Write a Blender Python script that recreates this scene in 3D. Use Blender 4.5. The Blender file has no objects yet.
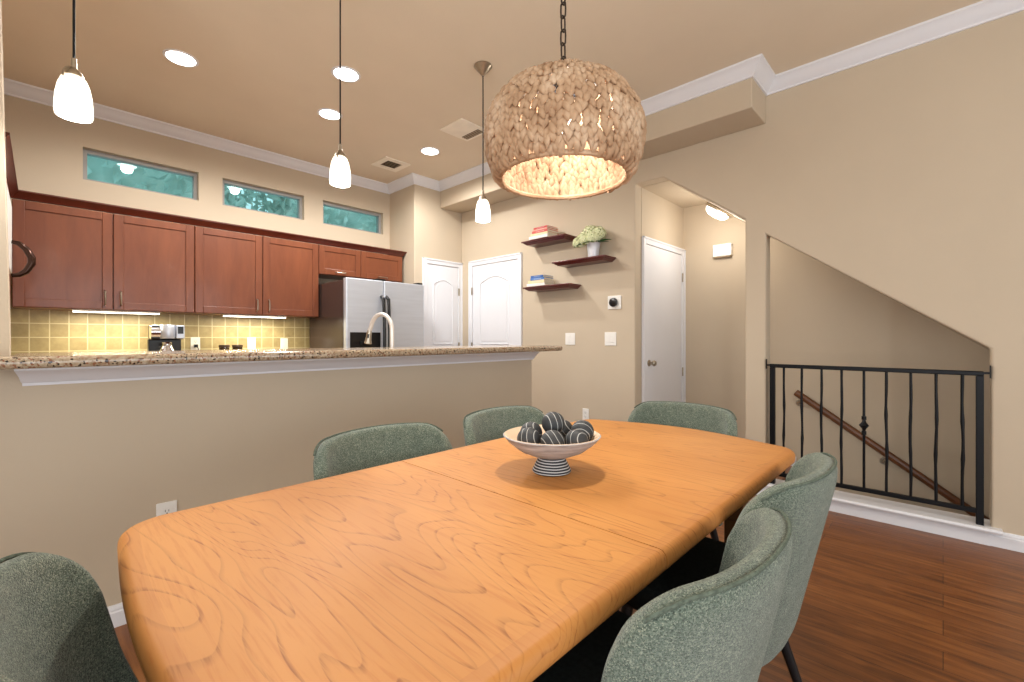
import bpy, bmesh, math, random
from mathutils import Vector, Matrix, Euler
random.seed(7)
PI = math.pi
scene = bpy.context.scene
COL = scene.collection

# ------------------------------------------------------------------ helpers
def lin(v):
    v /= 255.0
    return v / 12.92 if v <= 0.04045 else ((v + 0.055) / 1.055) ** 2.4
def rgb(r, g, b):
    return (lin(r), lin(g), lin(b), 1.0)

class MB:
    """collects solids and builds ONE mesh object"""
    def __init__(s):
        s.v = []; s.f = []
    def add(s, vs, fs):
        n = len(s.v)
        s.v += [tuple(p) for p in vs]
        s.f += [[i + n for i in f] for f in fs]
        return s
    def box(s, x0, x1, y0, y1, z0, z1):
        vs = [(x, y, z) for x in (x0, x1) for y in (y0, y1) for z in (z0, z1)]
        return s.add(vs, [(0, 1, 3, 2), (4, 6, 7, 5), (0, 4, 5, 1), (2, 3, 7, 6), (0, 2, 6, 4), (1, 5, 7, 3)])
    def prism(s, pts, axis, a0, a1):
        """polygon pts (2D) extruded along axis: x -> pts=(y,z); y -> (x,z); z -> (x,y)"""
        def mk(p, a):
            return {'x': (a, p[0], p[1]), 'y': (p[0], a, p[1]), 'z': (p[0], p[1], a)}[axis]
        n = len(pts)
        vs = [mk(p, a0) for p in pts] + [mk(p, a1) for p in pts]
        fs = [list(range(n))[::-1], list(range(n, 2 * n))]
        for i in range(n):
            j = (i + 1) % n
            fs.append([i, j, n + j, n + i])
        return s.add(vs, fs)
    def tube(s, pts, r, n=10, caps=True, flat=None):
        """tube along a polyline; r number or list"""
        pts = [Vector(p) for p in pts]
        m = len(pts)
        rs = r if isinstance(r, (list, tuple)) else [r] * m
        t0 = (pts[1] - pts[0]).normalized()
        up = Vector((0, 0, 1)) if abs(t0.z) < 0.9 else Vector((1, 0, 0))
        u = t0.cross(up).normalized(); rings = []
        closed = (pts[0] - pts[-1]).length < 1e-7
        for i in range(m):
            if closed and i in (0, m - 1):
                t = (pts[1] - pts[-2]).normalized()
            elif i == 0: t = (pts[1] - pts[0]).normalized()
            elif i == m - 1: t = (pts[-1] - pts[-2]).normalized()
            else: t = ((pts[i + 1] - pts[i]).normalized() + (pts[i] - pts[i - 1]).normalized()).normalized()
            u = (u - t * u.dot(t)).normalized(); w = t.cross(u)
            rings.append([pts[i] + (u * math.cos(2 * PI * k / n) + w * math.sin(2 * PI * k / n)) * rs[i] for k in range(n)])
        vs = [p for r_ in rings for p in r_]
        fs = []
        for i in range(m - 1):
            for k in range(n):
                k2 = (k + 1) % n
                fs.append([i * n + k, i * n + k2, (i + 1) * n + k2, (i + 1) * n + k])
        if caps and not closed:
            fs.append(list(range(n))[::-1]); fs.append([(m - 1) * n + k for k in range(n)])
        return s.add(vs, fs)
    def lathe(s, prof, n=32, c=(0, 0, 0), M=None, sx=1, sy=1):
        """profile [(r,z)] about z"""
        vs = []; fs = []
        m = len(prof)
        for (r, z) in prof:
            for k in range(n):
                a = 2 * PI * k / n
                p = Vector((r * math.cos(a) * sx, r * math.sin(a) * sy, z))
                if M: p = M @ p
                vs.append(p + Vector(c))
        for i in range(m - 1):
            for k in range(n):
                k2 = (k + 1) % n
                fs.append([i * n + k, i * n + k2, (i + 1) * n + k2, (i + 1) * n + k])
        if prof[0][0] > 1e-6 or True:
            fs.append(list(range(n))[::-1]); fs.append([(m - 1) * n + k for k in range(n)])
        return s.add(vs, fs)
    def lathe_open(s, prof, n=32, c=(0, 0, 0), M=None):
        """closed profile loop (ring solid)"""
        vs = []; fs = []; m = len(prof)
        for (r, z) in prof:
            for k in range(n):
                a = 2 * PI * k / n
                p = Vector((r * math.cos(a), r * math.sin(a), z))
                if M: p = M @ p
                vs.append(p + Vector(c))
        for i in range(m):
            i2 = (i + 1) % m
            for k in range(n):
                k2 = (k + 1) % n
                fs.append([i * n + k, i * n + k2, i2 * n + k2, i2 * n + k])
        return s.add(vs, fs)
    def sweep(s, path, prof):
        """profile (out,z) swept on a 2D polyline, out = to the right of travel, mitred"""
        P = [Vector(p) for p in path]; n = len(P); m = len(prof)
        vs = []
        for i in range(n):
            d1 = (P[i] - P[i - 1]).normalized() if i else (P[1] - P[0]).normalized()
            d2 = (P[i + 1] - P[i]).normalized() if i < n - 1 else d1
            n1 = Vector((d1.y, -d1.x)); n2 = Vector((d2.y, -d2.x))
            b = (n1 + n2); b = b / max(1e-6, b.dot(n1))
            for (o, z) in prof:
                q = P[i] + b * o
                vs.append((q.x, q.y, z))
        fs = []
        for i in range(n - 1):
            for k in range(m):
                k2 = (k + 1) % m
                fs.append([i * m + k, i * m + k2, (i + 1) * m + k2, (i + 1) * m + k])
        fs.append(list(range(m))[::-1]); fs.append([(n - 1) * m + k for k in range(m)])
        return s.add(vs, fs)
    def build(s, name, mat, parent=None, loc=None, rot=None, smooth=False, bevel=0, seg=2, angle=40):
        me = bpy.data.meshes.new(name)
        me.from_pydata(s.v, [], s.f); me.validate()
        bm = bmesh.new(); bm.from_mesh(me)
        bmesh.ops.recalc_face_normals(bm, faces=bm.faces)
        bm.to_mesh(me); bm.free()
        o = bpy.data.objects.new(name, me)
        COL.objects.link(o)
        if mat: me.materials.append(mat)
        if parent: o.parent = parent
        if loc: o.location = loc
        if rot: o.rotation_euler = rot
        if smooth:
            for p in me.polygons: p.use_smooth = True
            try: me.set_sharp_from_angle(angle=math.radians(angle))
            except Exception: pass
        if bevel:
            b = o.modifiers.new('bevel', 'BEVEL'); b.width = bevel; b.segments = seg
            b.limit_method = 'ANGLE'; b.angle_limit = math.radians(35); b.use_clamp_overlap = True
        return o

def thing(name, label, cat, loc=(0, 0, 0), rz=0, group=None):
    o = bpy.data.objects.new(name, None); COL.objects.link(o)
    o.empty_display_size = 0.05
    o.location = loc; o.rotation_euler = (0, 0, rz)
    return tag(o, label, cat, group)
def tag(o, label, cat, group=None, kind=None):
    o['label'] = label; o['category'] = cat
    if group: o['group'] = group
    if kind: o['kind'] = kind
    return o
def struct(o, label=None, cat=None):
    o['kind'] = 'structure'
    if label: o['label'] = label
    if cat: o['category'] = cat
    return o
def copy_tree(o, parent=None):
    c = o.copy(); COL.objects.link(c)
    if parent: c.parent = parent
    for ch in list(o.children):
        copy_tree(ch, c)
    return c
def sph(mb, c, r, n=16, m=10, M=None):
    vs = []; fs = []
    for i in range(1, m):
        t = PI * i / m
        for k in range(n):
            a = 2 * PI * k / n
            p = Vector((r * math.sin(t) * math.cos(a), r * math.sin(t) * math.sin(a), r * math.cos(t)))
            vs.append((M @ p if M else p) + Vector(c))
    top = len(vs); vs.append((M @ Vector((0, 0, r)) if M else Vector((0, 0, r))) + Vector(c))
    bot = len(vs); vs.append((M @ Vector((0, 0, -r)) if M else Vector((0, 0, -r))) + Vector(c))
    for i in range(m - 2):
        for k in range(n):
            k2 = (k + 1) % n
            fs.append([i * n + k, (i + 1) * n + k, (i + 1) * n + k2, i * n + k2])
    for k in range(n):
        k2 = (k + 1) % n
        fs.append([top, k, k2]); fs.append([bot, (m - 2) * n + k2, (m - 2) * n + k])
    mb.add(vs, fs)

# ------------------------------------------------------------------ materials
class N:
    def __init__(s, name):
        s.m = bpy.data.materials.new(name); s.m.use_nodes = True
        s.t = s.m.node_tree; s.t.nodes.clear()
        s.out = s.t.nodes.new('ShaderNodeOutputMaterial')
    def n(s, kind, **kw):
        x = s.t.nodes.new('ShaderNode' + kind)
        for k, v in kw.items():
            if k in x.inputs.keys() if isinstance(k, str) else False: x.inputs[k].default_value = v
            else: setattr(x, k, v)
        return x
    def l(s, a, b): s.t.links.new(a, b)
    def val(s, node, **kw):
        for k, v in kw.items(): node.inputs[k.replace('_', ' ')].default_value = v
        return node
    def coord(s, scale=(1, 1, 1), rot=(0, 0, 0), loc=(0, 0, 0), kind='Object'):
        tc = s.n('TexCoord'); mp = s.n('Mapping')
        mp.inputs['Scale'].default_value = scale; mp.inputs['Rotation'].default_value = rot
        mp.inputs['Location'].default_value = loc
        s.l(tc.outputs[kind], mp.inputs['Vector']); return mp.outputs['Vector']
    def noise(s, vec, scale, detail=3, rough=0.5, dist=0):
        x = s.n('TexNoise'); x.inputs['Scale'].default_value = scale; x.inputs['Detail'].default_value = detail
        x.inputs['Roughness'].default_value = rough; x.inputs['Distortion'].default_value = dist
        s.l(vec, x.inputs['Vector']); return x
    def ramp(s, fac, stops, interp='LINEAR'):
        r = s.n('ValToRGB'); r.color_ramp.interpolation = interp
        e = r.color_ramp.elements
        while len(e) > 1: e.remove(e[0])
        e[0].position = stops[0][0]; e[0].color = stops[0][1]
        for p, c in stops[1:]:
            q = e.new(p); q.color = c
        s.l(fac, r.inputs['Fac']); return r.outputs['Color']
    def mix(s, fac, a, b, mode='MIX'):
        x = s.n('Mix', data_type='RGBA', blend_type=mode)
        for sock, v in ((x.inputs[0], fac), (x.inputs[6], a), (x.inputs[7], b)):
            if hasattr(v, 'default_value') or hasattr(v, 'is_output'): s.l(v, sock)
            else: sock.default_value = v
        return x.outputs[2]
    def math(s, op, a, b=0.0, c=0.0):
        x = s.n('Math', operation=op)
        for i, v in enumerate((a, b, c)):
            if hasattr(v, 'is_output'): s.l(v, x.inputs[i])
            else: x.inputs[i].default_value = v
        return x.outputs[0]
    def bsdf(s, color=None, rough=0.5, metal=0, normal=None, coat=0, spec=0.5, coat_rough=.1):
        b = s.n('BsdfPrincipled')
        if color is not None:
            if hasattr(color, 'is_output'): s.l(color, b.inputs['Base Color'])
            else: b.inputs['Base Color'].default_value = color
        if hasattr(rough, 'is_output'): s.l(rough, b.inputs['Roughness'])
        else: b.inputs['Roughness'].default_value = rough
        b.inputs['Metallic'].default_value = metal
        b.inputs['Specular IOR Level'].default_value = spec
        b.inputs['Coat Weight'].default_value = coat
        b.inputs['Coat Roughness'].default_value = coat_rough
        if normal: s.l(normal, b.inputs['Normal'])
        s.l(b.outputs[0], s.out.inputs['Surface']); return b
    def bump(s, h, strength=0.2, dist=0.01):
        b = s.n('Bump'); b.inputs['Strength'].default_value = strength; b.inputs['Distance'].default_value = dist
        s.l(h, b.inputs['Height']); return b.outputs['Normal']

def basic(name, c, rough=0.5, metal=0, var=0.06, vscale=8, bump=0, bscale=200, bdist=0.001, coat=0, spec=0.5, stretch=(1, 1, 1)):
    k = N(name); v = k.coord(stretch)
    nz = k.noise(v, vscale, 3)
    a = tuple(x * (1 - var) for x in c[:3]) + (1,); b = tuple(min(1, x * (1 + var)) for x in c[:3]) + (1,)
    col = k.ramp(nz.outputs['Fac'], [(0.3, a), (0.7, b)])
    nrm = None
    if bump:
        nrm = k.bump(k.noise(v, bscale, 3).outputs['Fac'], bump, bdist)
    k.bsdf(col, rough, metal, nrm, coat, spec)
    return k.m

WALLC = rgb(196, 181, 159)
M_wall = basic('wall_paint', WALLC, 0.85, var=0.015, vscale=3, bump=0.25, bscale=90, bdist=0.002, spec=0.2)
M_ceil = basic('ceiling_paint', rgb(224, 210, 188), 0.9, var=0.015, vscale=3, bump=0.25, bscale=70, bdist=0.002, spec=0.2)
M_white = basic('white_paint', rgb(226, 227, 231), 0.4, var=0.01, vscale=4)
M_plate = basic('white_plastic', rgb(236, 234, 228), 0.35, var=0.01)
M_slot = basic('dark_slot', rgb(30, 28, 26), 0.6)
M_black = basic('black_iron', rgb(20, 21, 24), 0.45, 0.6, var=0.15, vscale=30)
M_blackp = basic('black_plastic', rgb(14, 14, 16), 0.3, var=0.1)
M_nickel = basic('brushed_nickel', rgb(176, 166, 150), 0.32, 1.0, var=0.08, vscale=60)
M_chrome = basic('chrome', rgb(225, 225, 228), 0.15, 1.0, var=0.03)
M_steel = basic('stainless_steel', rgb(206, 212, 222), 0.36, 0.55, var=0.04, vscale=3, stretch=(1, 1, 12))
M_fridge_side = basic('fridge_side', rgb(70, 56, 52), 0.22, 0.2, var=0.04)
M_shelf = basic('dark_cherry_shelf', rgb(92, 38, 36), 0.3, var=0.2, vscale=12, stretch=(1, 0.2, 6))
M_pot = basic('galvanised_pot', rgb(212, 214, 220), 0.4, 0.25, var=0.08, vscale=20)
M_leaf = basic('leaf', rgb(50, 92, 38), 0.5, var=0.3, vscale=20)
M_floret = basic('floret', rgb(226, 230, 188), 0.7, var=0.1, vscale=30)
M_bowl_in = basic('pale_wood_bowl_lining', rgb(232, 202, 172), 0.55, var=0.06, vscale=12)
M_handrail = basic('walnut_handrail', rgb(104, 64, 36), 0.4, var=0.25, vscale=14, stretch=(1, 0.3, 1))
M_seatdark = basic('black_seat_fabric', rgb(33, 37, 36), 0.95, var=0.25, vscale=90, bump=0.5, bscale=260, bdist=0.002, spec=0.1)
M_leg = basic('black_metal_leg', rgb(22, 23, 26), 0.4, 0.3, var=0.1)

def mat_emit(name, c, st, var=0.03):
    k = N(name); v = k.coord()
    col = k.ramp(k.noise(v, 12, 2).outputs['Fac'], [(0.3, tuple(x * (1 - var) for x in c[:3]) + (1,)), (0.7, c)])
    e = k.n('Emission'); k.l(col, e.inputs['Color']); e.inputs['Strength'].default_value = st
    k.l(e.outputs[0], k.out.inputs['Surface']); return k.m
M_led = mat_emit('downlight_lens', (1, 0.97, 0.92, 1), 14)
M_ucl = mat_emit('undercabinet_lens', (1, 0.93, 0.72, 1), 9)
M_bulb = mat_emit('bulb_glow', (1, 0.88, 0.7, 1), 12)
M_dome = mat_emit('lit_dome_glass', (1, 0.94, 0.84, 1), 6)

def mat_shade():
    k = N('frosted_glass_shade'); v = k.coord()
    col = k.ramp(k.noise(v, 6, 2).outputs['Fac'], [(0.3, (0.9, 0.88, 0.84, 1)), (0.7, (0.97, 0.96, 0.94, 1))])
    d = k.n('BsdfDiffuse'); t = k.n('BsdfTranslucent'); k.l(col, d.inputs[0]); k.l(col, t.inputs[0])
    g = k.n('BsdfGlossy'); g.inputs['Roughness'].default_value = 0.25
    m = k.n('MixShader'); m.inputs[0].default_value = 0.6; k.l(d.outputs[0], m.inputs[1]); k.l(t.outputs[0], m.inputs[2])
    m2 = k.n('MixShader'); m2.inputs[0].default_value = 0.06; k.l(m.outputs[0], m2.inputs[1]); k.l(g.outputs[0], m2.inputs[2])
    e = k.n('Emission'); e.inputs[0].default_value = (1, 0.96, 0.9, 1); e.inputs[1].default_value = 0.12
    a = k.n('AddShader'); k.l(m2.outputs[0], a.inputs[0]); k.l(e.outputs[0], a.inputs[1])
    k.l(a.outputs[0], k.out.inputs['Surface']); return k.m
M_shade = mat_shade()

def mat_cabinet(name, c1, c2):
    k = N(name); v = k.coord((6, 6, 0.9))
    a = k.noise(v, 2.2, 5, 0.6, 0.6).outputs['Fac']
    f = k.noise(k.coord((60, 60, 3)), 2, 3).outputs['Fac']
    col = k.ramp(a, [(0.25, c1), (0.75, c2)])
    col = k.mix(0.12, col, k.ramp(f, [(0.3, c1), (0.7, c2)]), 'MULTIPLY')
    k.bsdf(col, 0.34, normal=k.bump(f, 0.05, 0.001), coat=0.15); return k.m
M_cab = mat_cabinet('cherry_cabinet', rgb(108, 56, 33), rgb(134, 76, 47))
M_cabdark = mat_cabinet('dark_cherry_crown', rgb(78, 26, 12), rgb(98, 38, 20))

def mat_table(name, tint=1.0, border=False):
    k = N(name); 
    # cathedral grain that runs across the table (along y)
    v = k.coord((3.2, 0.6, 3.2), (0, 0, 0), (0.37, 0.2, 0))
    nz = k.noise(v, 1.25, 2.2, 0.45, 0.5).outputs['Fac']
    bands = k.math('FRACT', k.math('MULTIPLY', nz, 27.0))
    line = k.ramp(bands, [(0.0, (0, 0, 0, 1)), (0.76, (0, 0, 0, 1)), (0.95, (1, 1, 1, 1)), (0.99, (0, 0, 0, 1))])
    v2 = k.coord((130, 7, 40))
    fine = k.noise(v2, 1.0, 4, 0.6, 0.3).outputs['Fac']
    pores = k.ramp(fine, [(0.50, (0, 0, 0, 1)), (0.66, (1, 1, 1, 1))])
    broad = k.noise(k.coord((2.5, 1.0, 2.5)), 1.6, 3).outputs['Fac']
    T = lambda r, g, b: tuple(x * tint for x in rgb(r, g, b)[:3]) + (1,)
    if border:
        base = k.ramp(broad, [(0.3, T(176, 116, 58)), (0.7, T(194, 134, 72))])
    else:
        base = k.ramp(broad, [(0.3, T(182, 122, 60)), (0.7, T(200, 140, 74))])
    ln = k.math('MULTIPLY', line, k.math('ADD', k.math('MULTIPLY', pores, 0.75), 0.25))
    c = k.mix(k.math('MULTIPLY', ln, 0.95), base, T(122, 74, 32))
    c = k.mix(k.math('MULTIPLY', pores, 0.32), c, T(168, 96, 42))
    k.bsdf(c, 0.5, normal=k.bump(fine, 0.06, 0.001), spec=.28); return k.m
M_table = mat_table('oak_tabletop')
M_tedge = mat_table('oak_table_edge', 1.0, True)
M_tleg_shade = mat_table('shaded_oak_table_leg', 0.22, True)  # oak darkened: the shade under the table is put into the colour

def mat_floor():
    k = N('dark_wood_floor')
    v = k.coord((1, 1, 1), (0, 0, PI / 2))
    br = k.n('TexBrick'); br.offset = 0.37; br.squash = 1
    k.l(v, br.inputs['Vector'])
    br.inputs['Color1'].default_value = (0.25, 0.25, 0.25, 1); br.inputs['Color2'].default_value = (0.8, 0.8, 0.8, 1)
    br.inputs['Mortar'].default_value = (0, 0, 0, 1); br.inputs['Scale'].default_value = 1
    br.inputs['Mortar Size'].default_value = 0.0012; br.inputs['Brick Width'].default_value = 1.35; br.inputs['Row Height'].default_value = 0.127
    br.inputs['Mortar Smooth'].default_value = 0.2
    pl = k.n('SeparateColor'); k.l(br.outputs['Color'], pl.inputs[0])
    g = k.noise(k.coord((26, 2.2, 10)), 1.3, 6, 0.62, 0.9).outputs['Fac']
    f = k.math('ADD', k.math('MULTIPLY', pl.outputs[0], 0.22), k.math('MULTIPLY', g, 0.85))
    col = k.ramp(f, [(0.30, rgb(74, 40, 14)), (0.52, rgb(120, 70, 30)), (0.80, rgb(156, 100, 50))])
    col = k.mix(br.outputs['Fac'], col, rgb(44, 20, 8))
    k.bsdf(col, 0.42, normal=k.bump(k.math('SUBTRACT', g, br.outputs['Fac']), 0.18, 0.002), coat=0.06, coat_rough=0.25); return k.m
M_floor = mat_floor()

def mat_granite():
    k = N('speckled_granite'); v = k.coord()
    n1 = k.noise(v, 85, 4, 0.7).outputs['Fac']
    vo = k.n('TexVoronoi'); vo.inputs['Scale'].default_value = 190; k.l(v, vo.inputs['Vector'])
    sp = k.n('SeparateColor'); k.l(vo.outputs['Color'], sp.inputs[0])
    base = k.ramp(n1, [(0.28, rgb(116, 94, 72)), (0.45, rgb(158, 138, 112)), (0.62, rgb(182, 166, 142)), (0.78, rgb(206, 196, 180))])
    col = k.mix(k.ramp(sp.outputs[0], [(0.885, (0, 0, 0, 1)), (0.91, (1, 1, 1, 1))]), base, rgb(44, 30, 24))
    col = k.mix(k.ramp(sp.outputs[1], [(0.86, (0, 0, 0, 1)), (0.9, (1, 1, 1, 1))]), col, rgb(134, 92, 68))
    k.bsdf(col, 0.18, coat=0.3); return k.m
M_granite = mat_granite()

def mat_tile():
    k = N('backsplash_tile')
    tc = k.n('TexCoord'); sx = k.n('SeparateXYZ'); cx = k.n('CombineXYZ')
    k.l(tc.outputs['Object'], sx.inputs[0]); k.l(k.math('ADD', sx.outputs[0], sx.outputs[1]), cx.inputs[0]); k.l(sx.outputs[2], cx.inputs[1])
    br = k.n('TexBrick'); br.offset = 0; k.l(cx.outputs[0], br.inputs['Vector'])
    br.inputs['Color1'].default_value = (0.2, 0.2, 0.2, 1); br.inputs['Color2'].default_value = (0.9, 0.9, 0.9, 1)
    br.inputs['Scale'].default_value = 1; br.inputs['Mortar Size'].default_value = 0.0035
    br.inputs['Brick Width'].default_value = 0.105; br.inputs['Row Height'].default_value = 0.105
    s = k.n('SeparateColor'); k.l(br.outputs['Color'], s.inputs[0])
    n = k.noise(k.coord(), 22, 4, 0.6).outputs['Fac']
    f = k.math('ADD', k.math('MULTIPLY', s.outputs[0], 0.3), k.math('MULTIPLY', n, 0.7))
    col = k.ramp(f, [(0.25, rgb(142, 126, 88)), (0.75, rgb(178, 162, 118))])
    col = k.mix(br.outputs['Fac'], col, rgb(206, 196, 158))
    k.bsdf(col, 0.4, normal=k.bump(k.math('SUBTRACT', n, k.math('MULTIPLY', br.outputs['Fac'], 2)), 0.15, 0.003)); return k.m
M_tile = mat_tile()

def mat_tweed():
    k = N('green_tweed'); v = k.coord((1, 1, 1))
    vo = k.n('TexVoronoi'); vo.inputs['Scale'].default_value = 560; k.l(v, vo.inputs['Vector'])
    sp = k.n('SeparateColor'); k.l(vo.outputs['Color'], sp.inputs[0])
    n2 = k.noise(v, 30, 3).outputs['Fac']
    f = k.math('ADD', k.math('MULTIPLY', sp.outputs[0], 0.7), k.math('MULTIPLY', n2, 0.3))
    col = k.ramp(f, [(0.12, rgb(62, 71, 62)), (0.45, rgb(95, 107, 95)), (0.72, rgb(116, 126, 112)), (0.9, rgb(152, 157, 139))])
    h = k.math('SUBTRACT', 1.0, vo.outputs['Distance'])
    b = k.bsdf(col, 0.95, normal=k.bump(h, 0.55, 0.003), spec=0.1)
    b.inputs['Sheen Weight'].default_value = 0.25; b.inputs['Sheen Roughness'].default_value = 0.5
    return k.m
M_tweed = mat_tweed()
M_welt = basic('green_welt', rgb(90, 99, 88), 0.95, var=0.3, vscale=160, bump=0.4, bscale=240, bdist=0.002, spec=0.1)

def mat_hyacinth():
    k = N('water_hyacinth'); v = k.coord()
    n = k.noise(v, 9, 4, 0.6).outputs['Fac']; n2 = k.noise(k.coord((60, 60, 18)), 2, 3).outputs['Fac']
    col = k.ramp(n, [(0.28, rgb(142, 110, 82)), (0.5, rgb(186, 154, 122)), (0.74, rgb(216, 192, 164))])
    col = k.mix(k.math('MULTIPLY', n2, 0.5), col, rgb(146, 106, 70))
    d = k.n('BsdfPrincipled'); k.l(col, d.inputs['Base Color']); d.inputs['Roughness'].default_value = 0.8
    k.l(k.bump(n2, 0.4, 0.002), d.inputs['Normal'])
    t = k.n('BsdfTranslucent'); k.l(col, t.inputs[0])
    m = k.n('MixShader'); m.inputs[0].default_value = 0.07; k.l(d.outputs[0], m.inputs[1]); k.l(t.outputs[0], m.inputs[2])
    k.l(m.outputs[0], k.out.inputs['Surface']); return k.m
M_hyac = mat_hyacinth()

def mat_pane():
    k = N('tinted_window_glass')
    t = k.n('BsdfTransparent'); t.inputs[0].default_value = (0.68, 0.90, 0.90, 1)
    g = k.n('BsdfGlossy'); g.inputs['Roughness'].default_value = 0.02; g.inputs[0].default_value = (1, 1, 1, 1)
    nz = k.noise(k.coord(), 6, 2).outputs['Fac']
    fr = k.n('Fresnel'); fr.inputs[0].default_value = 1.5
    m = k.n('MixShader'); k.l(k.math('ADD', k.math('MULTIPLY', fr.outputs[0], 0.9), k.math('MULTIPLY', nz, 0.03)), m.inputs[0])
    k.l(t.outputs[0], m.inputs[1]); k.l(g.outputs[0], m.inputs[2]); k.l(m.outputs[0], k.out.inputs['Surface']); return k.m
M_pane = mat_pane()
M_wframe = basic('grey_window_frame', rgb(150, 148, 144), 0.5, var=0.03)

def mat_stripes(name, dark, light, freq, axis='Z', width=0.82, rough=0.6):
    k = N(name); tc = k.n('TexCoord'); sx = k.n('SeparateXYZ'); k.l(tc.outputs['Object'], sx.inputs[0])
    nz = k.noise(k.coord(), 14, 3).outputs['Fac']
    w = k.math('FRACT', k.math('ADD', k.math('MULTIPLY', sx.outputs['XYZ'.index(axis)], freq), k.math('MULTIPLY', nz, 0.5)))
    f = k.ramp(w, [(0, (0, 0, 0, 1)), (width - 0.06, (0, 0, 0, 1)), (width, (1, 1, 1, 1)), (0.97, (1, 1, 1, 1)), (1, (0, 0, 0, 1))])
    n3 = k.noise(k.coord(), 60, 2).outputs['Fac']
    dk = k.ramp(n3, [(0.3, tuple(x * .7 for x in dark[:3]) + (1,)), (0.7, dark)])
    k.bsdf(k.mix(f, dk, light), rough); return k.m
M_ball = mat_stripes('black_ball_with_white_lines', rgb(46, 48, 50), rgb(168, 168, 164), 62, width=0.92)
M_foot = mat_stripes('striped_bowl_foot', rgb(30, 32, 38), rgb(196, 196, 196), 140, width=0.66)
def mat_bowl():
    k = N('whitewashed_bowl'); v = k.coord((1, 1, 9)); n = k.noise(v, 9, 4, 0.65).outputs['Fac']
    n2 = k.noise(k.coord((1, 1, 30)), 5, 3).outputs['Fac']
    col = k.ramp(n, [(0.3, rgb(116, 114, 114)), (0.5, rgb(172, 171, 172)), (0.75, rgb(202, 201, 202))])
    col = k.mix(k.math('MULTIPLY', n2, 0.35), col, rgb(120, 112, 108))
    k.bsdf(col, 0.6); return k.m
M_bowl = mat_bowl()

# ------------------------------------------------------------------ room constants
H = 3.0; XR = 3.65; YB = 2.39; YK = 4.9; XL = -1.6; YF = -2.6

# floor: everything but the stairwell
fl = MB().box(XL - .12, XR + .12, YF - .12, YK + .13, -.1, 0).box(XR + .12, 4.8, .95, 2.1, -.1, 0)
struct(fl.build('floor', M_floor))
struct(MB().box(XL - .12, 4.8, YF - .12, YK + .13, H, H + .1).build('ceiling', M_ceil))

# dining-side wall with the pass-through
struct(MB().box(-.0765, 2.727, YB, YB + .13, 0, 1.05).build('wall_bar', M_wall))
pts = [(XL, 0), (-.0765, 0), (-.0765, 1.15), (-.112, H), (XL, H)]
struct(MB().prism(pts, 'y', YB, YB + .13).build('wall_left', M_wall))
# kitchen walls
struct(MB().box(-.6, -.47, YB + .13, YK + .13, 0, H).build('wall_kitchen_left', M_wall))
WIN = [(0.23, 0.995), (1.183, 1.933), (2.134, 2.868)]; WZ0, WZ1 = 2.402, 2.66
xs = [-.47]; 
for a, b in WIN: xs += [a, b]
xs.append(2.955)
wb = MB()
for i in range(len(xs) - 1):
    if i % 2 == 0: wb.box(xs[i], xs[i + 1], YK, YK + .13, 0, H)
    else: wb.box(xs[i], xs[i + 1], YK, YK + .13, 0, WZ0).box(xs[i], xs[i + 1], YK, YK + .13, WZ1, H)
struct(wb.build('wall_kitchen_back', M_wall))
struct(MB().box(2.955, XR + .12, 4.37, YK + .13, 0, H).build('wall_pantry', M_wall, bevel=.008))
# right wall: one wall with the door niche, and the raking stair opening
o1 = [(YF, 0), (-.193, 0), (-.193, 1.089), (.932, 1.907), (.932, 0), (1.073, 0), (1.073, 2.042), (1.718, 2.517),
      (1.978, 2.517), (1.978, 0), (4.37, 0), (4.37, H), (YF, H)]
struct(MB().prism(o1, 'x', XR, XR + .12).build('wall_right', M_wall, bevel=.012, seg=3))
struct(MB().box(XR + .12, 4.8, 1.978, 2.1, 0, H).build('wall_niche', M_wall))
struct(MB().box(4.68, 4.8, YF, 1.978, -1.7, H).build('wall_stair', M_wall))
struct(MB().box(XR + .001, XR + .12, YF, .95, -1.7, -.1).build('wall_stair_lower', M_wall))
LY0, LY1, LZ0, LZ1 = -2.1, 1.2, .5, 2.4
lw = MB().box(XL - .12, XL, YF, LY0, 0, H).box(XL - .12, XL, LY1, YB + .13, 0, H)
lw.box(XL - .12, XL, LY0, LY1, 0, LZ0).box(XL - .12, XL, LY0, LY1, LZ1, H)
struct(lw.build('wall_far_left', M_wall))
w5 = thing('window_5', 'wide white framed window added for daylight in the unseen wall left of the dining table', 'window', (XL - .06, 0, 0)); struct(w5)  # unseen window, added to bring daylight from the left
f5 = MB()
for a, b, c, d in ((LY0, LY1, LZ0, LZ0 + .06), (LY0, LY1, LZ1 - .06, LZ1), (LY0, LY0 + .06, LZ0, LZ1), (LY1 - .06, LY1, LZ0, LZ1), (-.48, -.42, LZ0, LZ1)):
    f5.box(-.03, .03, a, b, c, d)
f5.build('window_frame', M_white, w5)
# underside of the upper flight (raking) with the small flat part above the niche
yz = lambda y: 2.517 - .744 * (1.718 - y)
struct(MB().prism([(1.978, 2.517), (1.718, 2.517), (YF, yz(YF)), (YF, yz(YF) + .12), (1.69, 2.637), (1.978, 2.637)], 'x', XR + .12, 4.68).build('ceiling_stair', M_wall))
# lower flight of stairs
st = MB()
for i in range(8):
    st.box(XR + .12, 4.68, .95 - .25 * (i + 1), .95 - .25 * i, -1.7, -.185 * (i + 1))
struct(st.build('floor_stairs', M_floor))
# soffit box over the shelf wall
struct(MB().box(3.32, XR, .932, 4.37, 2.71, H).build('ceiling_soffit', M_wall, bevel=.008))
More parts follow.
